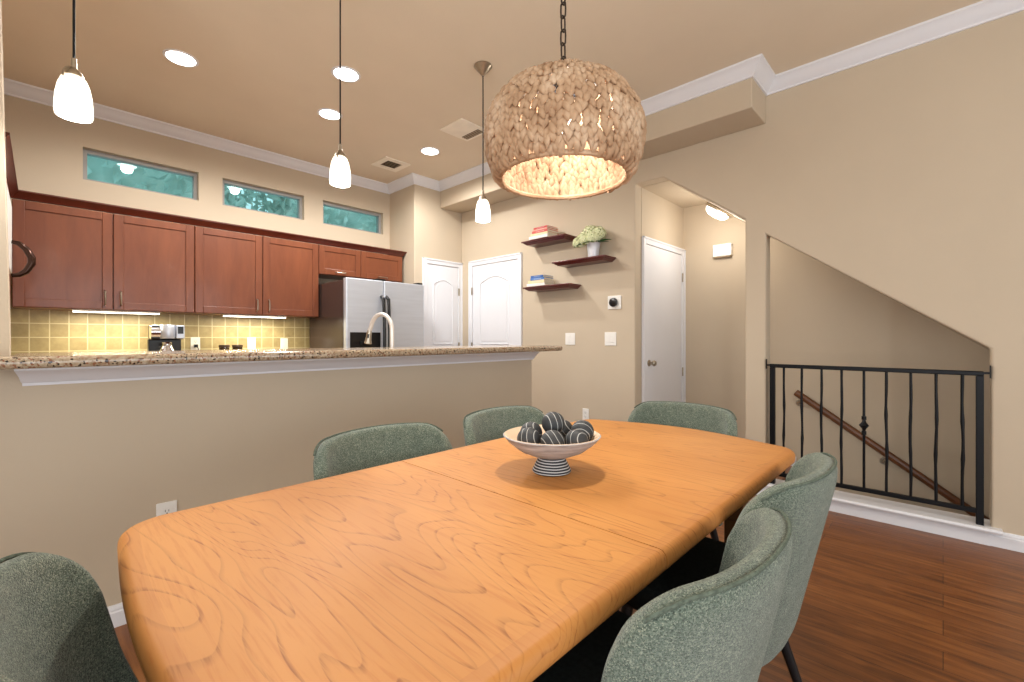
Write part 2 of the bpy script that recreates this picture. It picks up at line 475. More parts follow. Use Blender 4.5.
# wall behind the viewer, with a big unseen window added to let in daylight
WX0, WX1, DZ0, DZ1 = -.9, 2.9, .35, 2.45
bw = MB().box(XL, WX0, YF - .12, YF, 0, H).box(WX1, XR, YF - .12, YF, 0, H)
bw.box(WX0, WX1, YF - .12, YF, 0, DZ0).box(WX0, WX1, YF - .12, YF, DZ1, H)
struct(bw.build('wall_front', M_wall))
w4 = thing('window_4', 'wide white framed window added for daylight in the unseen wall behind the dining table', 'window', (0, YF - .06, 0)); struct(w4)
fm = MB()
for a, b, c, d in ((WX0, WX1, DZ0, DZ0 + .06), (WX0, WX1, DZ1 - .06, DZ1), (WX0, WX0 + .06, DZ0, DZ1), (WX1 - .06, WX1, DZ0, DZ1), (.35, .41, DZ0, DZ1), (1.6, 1.66, DZ0, DZ1)):
    fm.box(a, b, -.03, .03, c, d)
fm.build('window_frame', M_white, w4)

# crown moulding: kitchen, pantry return, soffit, right wall
CR = [(0, H), (.082, H), (.082, H - .014), (.066, H - .022), (.05, H - .04), (.03, H - .066), (.014, H - .078), (.012, H - .09), (0, H - .09)]
struct(MB().sweep([(-.47, YB + .13), (-.47, YK), (2.955, YK), (2.955, 4.37), (3.32, 4.37), (3.32, .932), (XR, .932), (XR, YF)], CR).build('trim_1', M_white, smooth=True, angle=25))
# moulding under the bar top
BT = [(0, 1.05), (.075, 1.05), (.075, 1.036), (.06, 1.026), (.042, 1.012), (.026, .994), (.016, .988), (.014, .978), (0, .978)]
t2 = MB().sweep([(-.05, YB), (2.735, YB)], BT)
t2.v = [((-.041 - .3 * (YB - y)) if x < 0 else x, y, z) for x, y, z in t2.v]
struct(t2.build('trim_2', M_white, smooth=True, angle=25))
# baseboards
BB = [(0, 0), (.015, 0), (.015, .058), (.011, .064), (.011, .072), (.006, .084), (0, .086)]
struct(MB().sweep([(XL, YB), (2.727, YB), (2.727, YB + .13)], BB).build('baseboard_bar', M_white))
struct(MB().sweep([(XR, 3.33), (XR, 1.978)], BB).build('baseboard_shelf', M_white))
struct(MB().sweep([(XR, 1.06), (XR, -.02), (XR, YF)], BB).build('baseboard_right', M_white))
struct(MB().sweep([(4.68, 1.978), (4.68, .95)], BB).build('baseboard_niche', M_white))
# white cap on the stair curb under the railing
sl = MB().box(XR - .02, XR + .13, -.19, .93, .0, .075)
cap = MB().prism([(XR - .05, .078), (XR - .055, .09), (XR - .05, .102), (XR + .14, .102), (XR + .14, .078)], 'y', -.235, .931)
struct(sl.build('wall_stair_curb', M_white))
struct(cap.build('trim_3', M_white, bevel=.003))

# ------------------------------------------------------------------ kitchen clerestory windows
for i, (a, b) in enumerate(WIN):
    w = thing('window_%d' % (i + 1), ['leftmost narrow teal window over the kitchen cabinets', 'middle narrow teal window over the kitchen cabinets', 'narrow teal window over the fridge cabinets, nearest the corner'][i], 'window', (0, YK + .08, 0))
    struct(w)
    m = MB().box(a, b, -.03, .04, WZ0, WZ0 + .022).box(a, b, -.03, .04, WZ1 - .03, WZ1).box(a, a + .028, -.03, .04, WZ0 + .022, WZ1 - .03).box(b - .028, b, -.03, .04, WZ0 + .022, WZ1 - .03)
    m.build('window_frame', M_wframe, w)
    MB().box(a + .028, b - .028, -.002, .006, WZ0 + .022, WZ1 - .03).build('window_pane', M_pane, w)
# trees outside: leafy crowns beyond the clerestory windows
def mat_leafmass():
    k = N('tree_leaves'); v = k.coord()
    n = k.noise(v, 1.6, 4, 0.6).outputs['Fac']
    col = k.ramp(n, [(0.3, rgb(150, 178, 172)), (0.5, rgb(184, 208, 202)), (0.72, rgb(232, 240, 236))])
    k.bsdf(col, 0.8); return k.m
M_tree = mat_leafmass()
M_trunk = basic('tree_bark', rgb(90, 76, 62), 0.9, var=0.2)
for i, (tx, ty, R) in enumerate(((.9, 8.6, 1.6), (4.3, 8.6, 1.7))):
    t = thing('tree', ['leafy tree outside the leftmost kitchen window', 'leafy tree outside the kitchen window nearest the corner'][i], 'tree', (tx, ty, 0), group='trees outside the kitchen windows')
    MB().tube([(0, 0, 0), (.1, 0, 1.4), (.05, 0, 2.6)], [.16, .12, .08], 8).build('trunk', M_trunk, t, smooth=True)
    mb = MB(); sph(mb, (0, 0, 3.6), R * .8, 20, 14)
    for q in range(3200):
        a = random.uniform(0, 2 * PI); zc = random.uniform(-1, 1); rr = R * random.uniform(.78, 1)
        p = Vector((rr * math.sqrt(1 - zc * zc) * math.cos(a), rr * math.sqrt(1 - zc * zc) * math.sin(a), 3.6 + rr * zc))
        e = Euler((random.uniform(0, PI), random.uniform(0, PI), random.uniform(0, PI))).to_matrix()
        L = random.uniform(.07, .13); W = L * .45
        mb.add([p + e @ Vector(c) for c in ((-L, 0, 0), (0, -W, .02), (L, 0, 0), (0, W, .02))], [(0, 1, 2, 3)])
    mb.build('crown', M_tree, t)

# ------------------------------------------------------------------ doors
def panel_door(w, h, arch=True):
    """slab in x 0..w, front at y=0 facing -y, with raised arch-top panel mouldings"""
    mb = MB().box(0, w, 0, .03, .008, h)
    return mb
def arch_loop(x0, x1, z0, z1, rise):
    pts = [(x0, z0), (x1, z0)]
    for k in range(13):
        t = k / 12
        x = x1 + (x0 - x1) * t
        pts.append((x, z1 - rise + rise * math.sin(PI * t) if rise else z1))
    return pts
def make_door(name, label, w, h, loc, rz, hinge_side, knob, panels, hz=(.25, 1.05, 1.72)):
    d = thing(name, label, 'door', loc, rz); struct(d)
    cw = .062
    cs = MB()
    CP = [(0, 0), (0, -.018)]
    cs.box(-cw, 0, -.018, 0, 0, h + cw).box(w, w + cw, -.018, 0, 0, h + cw).box(0, w, -.018, 0, h, h + cw)
    cs.box(-cw, -cw + .018, -.026, -.018, 0, h + cw).box(w + cw - .018, w + cw, -.026, -.018, 0, h + cw).box(-cw, w + cw, -.026, -.018, h + cw - .018, h + cw)
    cs.build('door_casing', M_white, d, bevel=.003)
    mb = MB().box(.004, w - .004, -.008, 0, .012, h - .004)
    mb.build('door_panel', M_white, d, bevel=.002)
    if panels:
        for (x0, x1, z0, z1, rise) in panels:
            m = MB()
            lp = arch_loop(x0, x1, z0, z1, rise)
            loop = [(x, -.010, z) for x, z in lp]
            loop.append(loop[0])
            m.tube(loop, .007, 6)
            ins = .035
            ip = arch_loop(x0 + ins, x1 - ins, z0 + ins, z1 - ins, rise)
            m.prism(ip, 'y', -.012, -.008)
            m.build('raised_panel', M_white, d, smooth=True)
    hx = -.004 if hinge_side == 'L' else w + .004
    for z in hz:
        m = MB().tube([(hx, -.016, z - .045), (hx, -.016, z + .045)], .006, 8).box(hx - .012, hx + .012, -.0195, -.0185, z - .045, z + .045)
        m.build('hinge', M_nickel, d)
    if knob:
        kx = w - .065 if hinge_side == 'L' else .065
        k = MB()
        Mx = Matrix.Rotation(PI / 2, 3, 'X')
        k.lathe([(.0, -.0), (.03, 0), (.03, .006), (.012, .01), (.011, .03), (.02, .036), (.027, .046), (.028, .056), (.02, .068), (.0, .072)], 20, (kx, -.008, .918), Mx)
        k.build('door_knob', M_nickel, d, smooth=True)
    return d
# pantry door beside the fridge (faces the viewer)
make_door('door_1', 'narrow white arch-panel door beside the steel fridge', .47, 2.025, (3.122, 4.37, 0), 0, 'R', True, [(.09, .38, 1.08, 1.85, .06), (.09, .38, .2, .95, 0)])
# door on the shelf wall
make_door('door_2', 'white arch-top panel door on the shelf wall in the kitchen corner', .755, 2.025, (XR, 4.147, 0), -PI / 2, 'L', True, [(.14, .615, 1.08, 1.87, .07), (.14, .615, .2, .95, 0)])
# flat closet door in the niche
make_door('door_3', 'flat white closet door in the lit stair niche', .79, 2.015, (3.83, 1.978, 0), 0, 'R', True, None, hz=(.25, .80, 1.78))

# ------------------------------------------------------------------ bar top, counter, cabinets
slab = MB()
sx0, sx1, sy0, sy1 = -1.45, 2.86, 2.135, 2.66
r = .09
out = [(-.0745, sy1), (-.0745, 2.525), (-.0745, 2.385), (sx0, 2.385), (sx0, sy0)]
for k in range(9):
    t = -PI / 2 + PI / 2 * k / 8
    out.append((sx1 - r + r * math.cos(t), sy0 + r + r * math.sin(t)))
for k in range(9):
    t = PI / 2 * k / 8
    out.append((sx1 - r + r * math.cos(t), sy1 - r + r * math.sin(t)))
o = slab.prism(out, 'z', 1.05, 1.09).build('bar_countertop', M_granite, bevel=.017, seg=4)
tag(o, 'long speckled granite bar top on the half wall behind the dining table', 'countertop')

def shaker(mb, x0, x1, z0, z1, y):
    """door in xz plane whose front face is at y (facing -y)"""
    w = .058
    mb.box(x0, x0 + w, y, y + .02, z0, z1).box(x1 - w, x1, y, y + .02, z0, z1)
    mb.box(x0 + w, x1 - w, y, y + .02, z0, z0 + w).box(x0 + w, x1 - w, y, y + .02, z1 - w, z1)
    mb.box(x0 + w - .002, x1 - w + .002, y + .008, y + .016, z0 + w - .002, z1 - w + .002)
def cabinet(label, x0, x1, z0, z1, doors, yf=4.56, yb=YK - .001, handles='v'):
    c = thing('wall_cabinet', label, 'cabinet', ((x0 + x1) / 2, yb, z0), group='cherry wall cabinets')
    ox, oy, oz = (x0 + x1) / 2, yb, z0
    MB().box(x0 - ox, x1 - ox, yf + .021 - oy, 0, 0, z1 - z0).build('cabinet_body', M_cab, c, bevel=.002)
    for (a, b, hx) in doors:
        d = MB(); shaker(d, a + .003 - ox, b - .003 - ox, .004, z1 - z0 - .004, yf - oy)
        dd = d.build('cabinet_door', M_cab, c, bevel=.003)
        h = MB()
        if handles == 'v':
            X = hx - ox; y = yf - oy
            h.tube([(X, y, .035), (X, y - .026, .045), (X, y - .03, .09), (X, y - .026, .135), (X, y, .145)], .0055, 8)
        else:
            X = hx - ox; y = yf - oy
            h.tube([(X - .055, y, .03), (X - .045, y - .026, .03), (X, y - .03, .03), (X + .045, y - .026, .03), (X + .055, y, .03)], .0055, 8)
        h.build('cabinet_handle', M_nickel, dd, smooth=True)
    return c
cabinet('two-door cherry wall cabinet over the coffee maker, beside the microwave', -.136, .898, 1.362, 2.10, [(-.136, .381, .335), (.381, .898, .425)])
cabinet('two-door cherry wall cabinet between the coffee maker cabinet and the fridge', .899, 1.944, 1.362, 2.10, [(.899, 1.425, 1.375), (1.425, 1.944, 1.475)])
cabinet('short two-door cherry cabinet above the steel fridge', 1.945, 2.92, 1.80, 2.10, [(1.945, 2.40, 2.17), (2.40, 2.92, 2.66)], handles='h')
# left run, seen edge-on
c = thing('wall_cabinet', 'cherry wall cabinet on the left kitchen wall above the microwave, seen edge-on', 'cabinet', (-.469, 3.95, 1.36), group='cherry wall cabinets')
MB().box(0, .329, -.65, -.62, 0, .74).box(0, .329, .15, .60, 0, .74).box(0, .329, -.62, .15, .60, .74).build('cabinet_body', M_cab, c, bevel=.002)
cc = MB().sweep([(-.14, 3.3), (-.14, 4.56), (2.92, 4.56), (2.92, YK - .001)], [(-.02, 2.101), (.004, 2.101), (.01, 2.112), (.03, 2.14), (.036, 2.145), (.036, 2.155), (-.02, 2.155)]).build('cabinet_crown', M_cabdark, smooth=True, angle=25)
tag(cc, 'dark cherry crown moulding running along the tops of the wall cabinets', 'moulding')
# microwave
mw = thing('microwave', 'white microwave with dark curved handle at the left end of the cabinets', 'microwave', (-.465, 3.715, 1.52))
MB().box(0, .325, -.38, .38, .0, .435).build('microwave_body', M_plate, mw, bevel=.006)
d = MB().box(.326, .345, -.375, .375, .02, .43).build('microwave_door', M_plate, mw, bevel=.006)
MB().tube([(.346, .27, -.0), (.375, .27, .005), (.405, .27, .03), (.428, .27, .08), (.428, .27, .115), (.405, .27, .165), (.375, .27, .195), (.346, .27, .20)], [.011, .014, .017, .019, .019, .017, .014, .011], 10).build('microwave_handle', basic('dark_bronze_handle', rgb(58, 36, 26), .18, .7), d, smooth=True)
MB().box(.0, .33, -.375, .375, -.04, -.001).build('underside_panel', M_cab, mw, bevel=.006)  # plain brown panel along the microwave bottom

# back base cabinets + worktop + backsplash
bc = thing('base_cabinet', 'cherry base cabinets below the tiled backsplash, behind the bar', 'cabinet', (.73, 4.6, 0))
MB().box(-1.199, 1.19, -.25, .299, .1, .868).box(-1.199, 1.19, -.19, .299, 0, .1).build('cabinet_body', M_cab, bc)
for k in range(4):
    a = -.6 + k * .445
    m = MB(); shaker(m, a, a + .44, .12, .86, -.272); m.build('cabinet_door', M_cab, bc, bevel=.003)
tag(MB().box(-.469, 1.925, 4.30, YK - .001, .87, .91).build('kitchen_worktop', M_granite, bevel=.006), 'granite worktop along the tiled kitchen wall', 'countertop')
struct(MB().box(-.469, 2.03, YK - .012, YK - .0005, .911, 1.361).build('trim_4', M_tile))
# sink run behind the bar
sc = thing('base_cabinet', 'cherry sink cabinets on the kitchen side of the bar wall', 'cabinet', (1.2, 2.83, 0))
MB().box(-1.5, 1.45, -.309, .26, .1, .868).box(-1.5, 1.45, -.309, .2, 0, .1).build('cabinet_body', M_cab, sc)
tag(MB().box(-.35, 2.7, 2.521, 3.13, .87, .91).build('sink_worktop', M_granite, bevel=.006), 'granite sink worktop under the tap, behind the bar', 'countertop')
# under-cabinet lights
for i, (a, b) in enumerate(((.159, .674), (1.127, 1.65))):
    u = thing('undercabinet_light', ['lit slim light bar under the cabinet over the coffee maker', 'lit slim light bar under the cabinet beside the fridge'][i], 'light', ((a + b) / 2, 4.64, 1.361), group='under-cabinet lights')
    L = (b - a) / 2
    MB().box(-L, L, -.035, .035, -.012, .0009).build('light_housing', M_plate, u, bevel=.002)
    MB().box(-L + .005, L - .005, -.03, .03, -.018, -.0125).build('light_lens', M_ucl, u)

# ------------------------------------------------------------------ fridge
f = thing('refrigerator', 'side-by-side stainless steel fridge with black handles', 'refrigerator', (2.395, 4.43, 0))
MB().box(-.438, .435, -.37, .40, .02, 1.70).box(-.40, .40, -.33, .36, 0, .02).build('fridge_body', M_fridge_side, f, bevel=.008)
d1 = MB().box(-.438, -.052, -.43, -.372, .05, 1.716).build('freezer_door', M_steel, f, bevel=.012, seg=3)
d2 = MB().box(-.046, .435, -.43, -.372, .05, 1.716).build('fridge_door', M_steel, f, bevel=.012, seg=3)
for x, d in ((-.075, d1), (-.02, d2)):
    MB().tube([(x, -.43, 1.56), (x, -.475, 1.53), (x, -.492, 1.2), (x, -.492, .95), (x, -.475, .66), (x, -.43, .62)], .016, 10).build('door_handle', M_blackp, d, smooth=True)
dp = MB().box(-.40, -.085, -.434, -.429, .82, 1.205).build('water_dispenser', M_blackp, d1, bevel=.003)
MB().box(-.30, -.19, -.462, -.4345, 1.09, 1.12).build('dispenser_spout', M_blackp, dp, bevel=.004)
for a, b in ((-.12, -.02), (.36, .42)):
    MB().box(a, b, -.42, -.33, 1.7165, 1.735).build('hinge_cover', M_blackp, f, bevel=.004)

# ------------------------------------------------------------------ coffee maker, canisters, outlets, faucet
cm = thing('coffee_maker', 'silver coffee maker standing against the tiled backsplash', 'coffee maker', (.715, 4.62, .91))
MB().box(-.11, .11, -.10, .10, 0, .03).box(-.11, .11, .05, .10, .03, .23).build('coffee_base', M_blackp, cm, bevel=.006)
hd = MB().box(-.105, .105, -.07, .10, .23, .345).build('brew_head', M_blackp, cm, bevel=.01)
MB().tube([(-.108, -.03, .288), (-.035, -.03, .288)], .056, 20).build('water_tank', M_chrome, hd, smooth=True)
MB().tube([(-.025, -.035, .236), (-.025, -.035, .348)], 0.001, 4).lathe([(0, .236), (.05, .236), (.054, .25), (.054, .34), (.048, .348), (0, .348)], 24, (.0, -.06, 0)).build('brew_basket', M_steel, hd, smooth=True)
MB().box(.05, .108, -.10, -.071, .236, .345).build('control_panel', M_steel, hd, bevel=.006)
MB().box(.06, .098, -.103, -.1005, .275, .335).build('display', M_blackp, hd, bevel=.002)
MB().lathe([(0, .032), (.055, .032), (.062, .06), (.058, .12), (.036, .17), (.03, .19), (.034, .205), (0, .21)], 24, (0, -.03, 0)).build('carafe', M_chrome, cm, smooth=True)
for i, x in enumerate((1.138, 1.243)):
    k = thing('canister', ['short dark canister on the kitchen worktop, left one of the pair', 'short dark canister on the kitchen worktop, right one of the pair'][i], 'canister', (x, 4.66, .91), group='dark canisters')
    MB().lathe([(0, 0), (.038, 0), (.04, .005), (.04, .15), (.036, .155), (0, .155)], 20).build('canister_body', basic('dark_glass', rgb(60, 44, 26), .2, var=.1), k, smooth=True)
    MB().lathe([(0, .156), (.042, .156), (.042, .176), (.036, .18), (0, .18)], 20).build('lid', basic('brown_lid', rgb(66, 46, 26), .5), k, smooth=True)

def plate_parts(root, w, h, kind):
    """plate in local xz plane facing -y"""
    MB().box(-w / 2, w / 2, -.007, -.0005, -h / 2, h / 2).build('wall_plate', M_plate, root, bevel=.003)
    if kind == 'outlet':
        for zz in (-.02, .02):
            fc = MB().lathe([(0, 0), (.0165, 0), (.0165, .002), (0, .002)], 16, (0, -.0072, zz), Matrix.Rotation(PI / 2, 3, 'X')).build('receptacle', M_plate, root)
            MB().box(-.007, -.005, -.0102, -.0092, zz - .002, zz + .007).box(.005, .007, -.0102, -.0092, zz - .002, zz + .006).lathe([(0, 0), (.0025, 0), (.0025, .001), (0, .001)], 8, (0, -.0092, zz - .008), Matrix.Rotation(PI / 2, 3, 'X')).build('slots', M_slot, fc)
    elif kind == 'double':
        for xx in (-.023, .023):
            MB().box(xx - .0165, xx + .0165, -.0105, -.0072, -.033, .033).build('rocker', M_plate, root, bevel=.002)
    elif kind == 'rocker':
        MB().box(-.0165, .0165, -.0105, -.0072, -.033, .033).build('rocker', M_plate, root, bevel=.002)
def outlet(name, label, cat, loc, rz, w=.072, h=.116, kind='outlet', group=None):
    t = thing(name, label, cat, loc, rz, group); plate_parts(t, w, h, kind); return t
YS = YK - .012
o = outlet('wall_outlet', 'white outlet on the backsplash with a black plug, beside the coffee maker', 'outlet', (.967, YS, 1.10), 0, group='wall outlets')
pg = MB().box(-.014, .014, -.035, -.011, -.034, -.008).tube([(0, -.035, -.02), (.01, -.055, -.04), (.02, -.05, -.10), (.03, -.03, -.18)], .004, 6).build('black_plug', M_blackp, o); pg['label'] = 'black plug'
outlet('wall_outlet', 'white outlet on the backsplash under the second light bar', 'outlet', (1.425, YS, 1.097), 0, group='wall outlets')
outlet('light_switch', 'white switch on the backsplash nearest the fridge', 'switch', (1.727, YS, 1.09), 0, kind='rocker', group='wall switches')
outlet('wall_outlet', 'white outlet low on the half wall behind the near table corner', 'outlet', (.371, YB, .395), 0, group='wall outlets')
outlet('wall_outlet', 'white outlet low on the shelf wall behind the bowl', 'outlet', (XR, 2.50, .41), -PI / 2, group='wall outlets')
outlet('light_switch', 'white double switch on the shelf wall, the one nearer the bar', 'switch', (XR, 2.685, 1.141), -PI / 2, w=.118, h=.118, kind='double', group='wall switches')
outlet('light_switch', 'white double switch on the shelf wall, under the round thermostat', 'switch', (XR, 2.226, 1.142), -PI / 2, w=.122, h=.124, kind='double', group='wall switches')
th = thing('thermostat', 'round black thermostat on a square white plate above the switch', 'thermostat', (XR, 2.182, 1.477), -PI / 2)
MB().box(-.07, .07, -.012, -.0005, -.062, .062).build('wall_plate', M_plate, th, bevel=.006)
MB().lathe([(0, 0), (.038, 0), (.041, .006), (.041, .022), (.036, .026), (0, .026)], 28, (0, -.012, 0), Matrix.Rotation(PI / 2, 3, 'X')).build('dial', M_blackp, th, smooth=True)
cb = thing('door_chime', 'cream door chime box on the niche back wall under the dome light', 'chime', (4.68, 1.575, 2.015), -PI / 2)
MB().box(-.088, .088, -.045, -.0005, -.058, .062).build('chime_cover', M_plate, cb, bevel=.006)
MB().box(-.08, .08, -.038, -.005, -.070, -.0585).build('chime_base', basic('tan_chime_base', rgb(150, 128, 100), .6), cb, bevel=.003)

fa = thing('kitchen_faucet', 'tall white gooseneck tap rising behind the bar top', 'faucet', (1.655, 2.715, .91))
pts = [(0, 0, .03), (0, 0, .30)]
for k in range(1, 13):
    t = PI * k / 12 * .93
    pts.append((-.0 - .02 * (1 - math.cos(t)), .105 - .105 * math.cos(t), .30 + .105 * math.sin(t)))
fx, fy, fz = pts[-1]
pts.append((fx - .006, fy + .012, fz - .03))
MB().lathe([(0, 0), (.03, 0), (.03, .008), (.02, .03), (.018, .06), (0, .06)], 20).build('faucet_base', M_nickel, fa, smooth=True)
M_fauc = basic('pale_satin_tap', rgb(226, 220, 214), .3, .35)
MB().tube(pts, .0145, 12).build('faucet_spout', M_fauc, fa, smooth=True)
sd = Vector(pts[-1]); dn = Vector((-.06, .16, -1)).normalized()
sh = MB().tube([sd, sd + dn * .015, sd + dn * .06, sd + dn * .09, sd + dn * .095], [.014, .017, .02, .027, .024], 16).build('spray_head', M_nickel, fa, smooth=True)
MB().tube([sd + dn * .025 + Vector((-.012, -.014, 0)), sd + dn * .055 + Vector((-.013, -.017, 0))], .006, 8).build('spray_button', M_blackp, sh, smooth=True)
MB().tube([(0.018, 0, .05), (.06, -.0, .075), (.085, 0, .1)], [.008, .007, .006], 8).build('faucet_lever', M_nickel, fa, smooth=True)

# ------------------------------------------------------------------ ceiling: downlights, vents, pendants
for i, (x, y) in enumerate(((.641, 3.639), (1.479, 3.024), (1.652, 3.659), (2.662, 3.668))):
    d = thing('recessed_light', ['lit recessed ceiling light above the leftmost kitchen window', 'lit recessed ceiling light nearest the bar, behind the middle pendant cord', 'lit recessed ceiling light above the middle kitchen window', 'lit recessed ceiling light beside the two ceiling vents'][i], 'ceiling light', (x, y, H), group='recessed kitchen lights')
    MB().lathe_open([(.08, -.0005), (.098, -.0005), (.096, -.006), (.088, -.008), (.082, -.006)], 32).build('trim_ring', M_white, d, smooth=True)
    MB().lathe([(0, -.001), (.0795, -.001), (.0795, -.006), (.04, -.008), (0, -.008)], 32).build('light_lens', M_led, d, smooth=True)
for i, (x, y, w, h_) in enumerate(((2.574, 4.241, .30, .30), (2.60, 3.07, .32, .30))):
    v = thing('ceiling_vent', ['square ceiling vent near the kitchen corner with dark louvres', 'square white ceiling vent beside the big woven lamp with one dark strip'][i], 'vent', (x, y, H), group='ceiling vents')
    if i == 0:
        MB().box(-.15, -.085, -.15, .15, -.012, -.0005).box(.085, .15, -.15, .15, -.012, -.0005).box(-.085, .085, -.15, -.085, -.012, -.0005).box(-.085, .085, .085, .15, -.012, -.0005).build('vent_frame', basic('cream_vent', rgb(240, 230, 212), .5), v, bevel=.003)
        MB().box(-.085, .085, -.085, .085, -.003, -.0006).build('vent_dark', M_slot, v)
        for k in range(5):
            yk = -.07 + .035 * k
            MB().prism([(yk - .012, -.010), (yk - .009, -.011), (yk + .010, -.004), (yk + .007, -.0032)], 'x', -.084, .084).build('louvre', basic('tan_louvre', rgb(168, 146, 116), .6) if k == 0 else bpy.data.materials['tan_louvre'], v)
    else:
        MB().box(-.16, .16, -.15, .15, -.012, -.0005).build('vent_frame', bpy.data.materials['cream_vent'], v, bevel=.004)
        MB().box(.06, .13, -.11, .11, -.0135, -.0125).build('vent_dark', M_slot, v)
        for k in range(3):
            MB().box(.066 + k * .022, .076 + k * .022, -.11, .11, -.016, -.0137).build('louvre', bpy.data.materials['tan_louvre'], v)

def pendant(label, x, y):
    p = thing('pendant_light', label, 'pendant light', (x, y, H), group='white glass bar pendants')
    MB().lathe([(0, -.001), (.062, -.001), (.063, -.006), (.05, -.02), (.02, -.055), (.009, -.068), (0, -.068)], 28).build('canopy', M_nickel, p, smooth=True)
    MB().tube([(0, 0, -.068), (0, 0, -.86)], .004, 8).build('cord', M_black, p, smooth=True)
    MB().lathe([(0, -.845), (.008, -.845), (.009, -.88), (.018, -.888), (.028, -.904), (.028, -.910), (0, -.910)], 24).build('shade_cap', M_nickel, p, smooth=True)
    arc = [(math.cos(t) * .042, 0, -.928 + math.sin(t) * .05) for t in [PI * k / 14 for k in range(15)]]
    MB().tube(arc, .0035, 6).build('cap_hoop', M_nickel, p, smooth=True, rot=(0, 0, .8))
    prof = [(.022, -.909), (.034, -.918), (.043, -.942), (.0495, -.978), (.052, -1.015), (.052, -1.046), (.0505, -1.054)]
    inner = [(r - .004, z) for r, z in prof][::-1]
    MB().lathe_open(prof + inner, 36).build('glass_shade', M_shade, p, smooth=True)
    b = MB(); sph(b, (0, 0, -.98), .026); b.tube([(0, 0, -.908), (0, 0, -.96)], .013, 10); b.build('bulb', M_bulb, p, smooth=True)
    return p
PX = (.083, 1.075, 2.08); PY = 2.262
for i in range(3):
    pendant(['frosted white glass pendant over the bar, leftmost of the three', 'frosted white glass pendant over the bar, the one beside the nearest recessed light', 'frosted white glass pendant over the bar, the one with a visible cone canopy'][i], PX[i], PY)

# ------------------------------------------------------------------ woven chandelier
cx, cy = 1.105, .84
ch = thing('woven_chandelier', 'large round woven water-hyacinth lamp hanging over the dining table', 'pendant light', (cx, cy, H))
MB().lathe([(0, -.001), (.065, -.001), (.066, -.01), (.05, -.025), (.01, -.03), (0, -.03)], 28).build('canopy', M_black, ch, smooth=True)
zt = -1.094; zb = -1.358
chn = MB(); z = -.035; k = 0
while z > zt - .02:
    L = .024; w = .009; pts = []
    for q in range(17):
        a = 2 * PI * q / 16
        px = math.cos(a) * w; pz = math.sin(a) * w + (L - w) * (1 if math.sin(a) > 1e-6 else -1 if math.sin(a) < -1e-6 else 0)
        pts.append((px, 0, z - L + pz) if k % 2 == 0 else (0, px, z - L + pz))
    pts[-1] = pts[0]
    chn.tube(pts, .0029, 6)
    z -= 2 * L - .0065; k += 1
chn.build('chain', basic('dark_bronze_chain', rgb(70, 60, 52), .4, .7), ch, smooth=True)
# profile of the shade: radius against height
PR = [(.082, zt + .0), (.122, zt - .007), (.166, zt - .03), (.198, zt - .066), (.217, zt - .104), (.2235, zt - .14), (.221, zt - .18), (.211, zt - .22), (.197, zt - .252), (.185, zb + .008)]
def prof_at(t):
    x = t * (len(PR) - 1); i = min(int(x), len(PR) - 2); u = x - i
    # Catmull-Rom
    p = [PR[max(0, min(len(PR) - 1, j))] for j in (i - 1, i, i + 1, i + 2)]
    f = lambda a, b, c, d: .5 * (2 * b + (c - a) * u + (2 * a - 5 * b + 4 * c - d) * u * u + (3 * b - a - 3 * c + d) * u ** 3)
    return f(*[q[0] for q in p]), f(*[q[1] for q in p])
# arc-length table
tab = [(0, 0)]; last = prof_at(0)
for q in range(1, 201):
    c = prof_at(q / 200); tab.append((tab[-1][0] + math.hypot(c[0] - last[0], c[1] - last[1]), q / 200)); last = c
TOT = tab[-1][0]
def at_len(s):
    s = max(0, min(TOT, s))
    for i in range(1, 201):
        if tab[i][0] >= s:
            u = (s - tab[i - 1][0]) / max(1e-9, tab[i][0] - tab[i - 1][0])
            return prof_at(tab[i - 1][1] + u / 200)
    return prof_at(1)
br = MB(); NC = 44; NR = 17; step = TOT / NR
def petal(a0, s0, side):
    """one leaf of a braid: tapered fat strand leaning to one side"""
    ns = 6; rings = []
    Lg = step * 1.8
    for q in range(ns + 1):
        u = q / ns
        s_ = s0 + Lg * (u - .5)
        r_, z_ = at_len(s_)
        r2, z2 = at_len(s_ + .004)
        tz = Vector((r2 - r_, z2 - z_)); tz = tz.normalized() if tz.length > 1e-6 else Vector((0, -1))
        nrm = Vector((-tz.y, tz.x))            # outward (r,z)
        if nrm.x < 0 and abs(nrm.x) > .3: nrm = -nrm
        pitch = 2 * PI / NC
        off = side * pitch * (.36 - .26 * u) + jit
        wdt = (math.sin(PI * min(1, max(0, u * .96 + .02))) ** .9) * pitch * max(r_, .05) * .355 + .0004
        thk = (math.sin(PI * min(1, max(0, u * .92 + .05))) ** .8) * .0095 + .0004
        lift = .003 + .012 * u + jl
        c = []
        for w in range(6):
            b = 2 * PI * w / 6
            dr = nrm * (lift + thk * math.sin(b))
            aa = a0 + off + math.cos(b) * wdt / max(r_, .05)
            R = r_ + dr.x; Z = z_ + dr.y
            c.append((R * math.cos(aa), R * math.sin(aa), Z))
        rings.append(c)
    vs = [p for c in rings for p in c]; fs = []
    for q in range(ns):
        for w in range(6):
            w2 = (w + 1) % 6
            fs.append([q * 6 + w, q * 6 + w2, (q + 1) * 6 + w2, (q + 1) * 6 + w])
    fs.append(list(range(6))[::-1]); fs.append([ns * 6 + w for w in range(6)])
    br.add(vs, fs)
coff = [random.uniform(-.32, .32) * step for _ in range(NC)]
for i in range(NR):
    s0 = .01 + (TOT - .026) * (i + .5) / NR
    for j in range(NC):
        if i < 1 and j % 2: continue
        for side in (-1, 1):
            jit = random.uniform(-.03, .03); jl = random.uniform(-.003, .0045)
            petal(2 * PI * j / NC, s0 + coff[j] + random.uniform(-.15, .15) * step + (step * .3 if side > 0 else 0), side)
br.build('woven_shade', M_hyac, ch, smooth=True, angle=60)
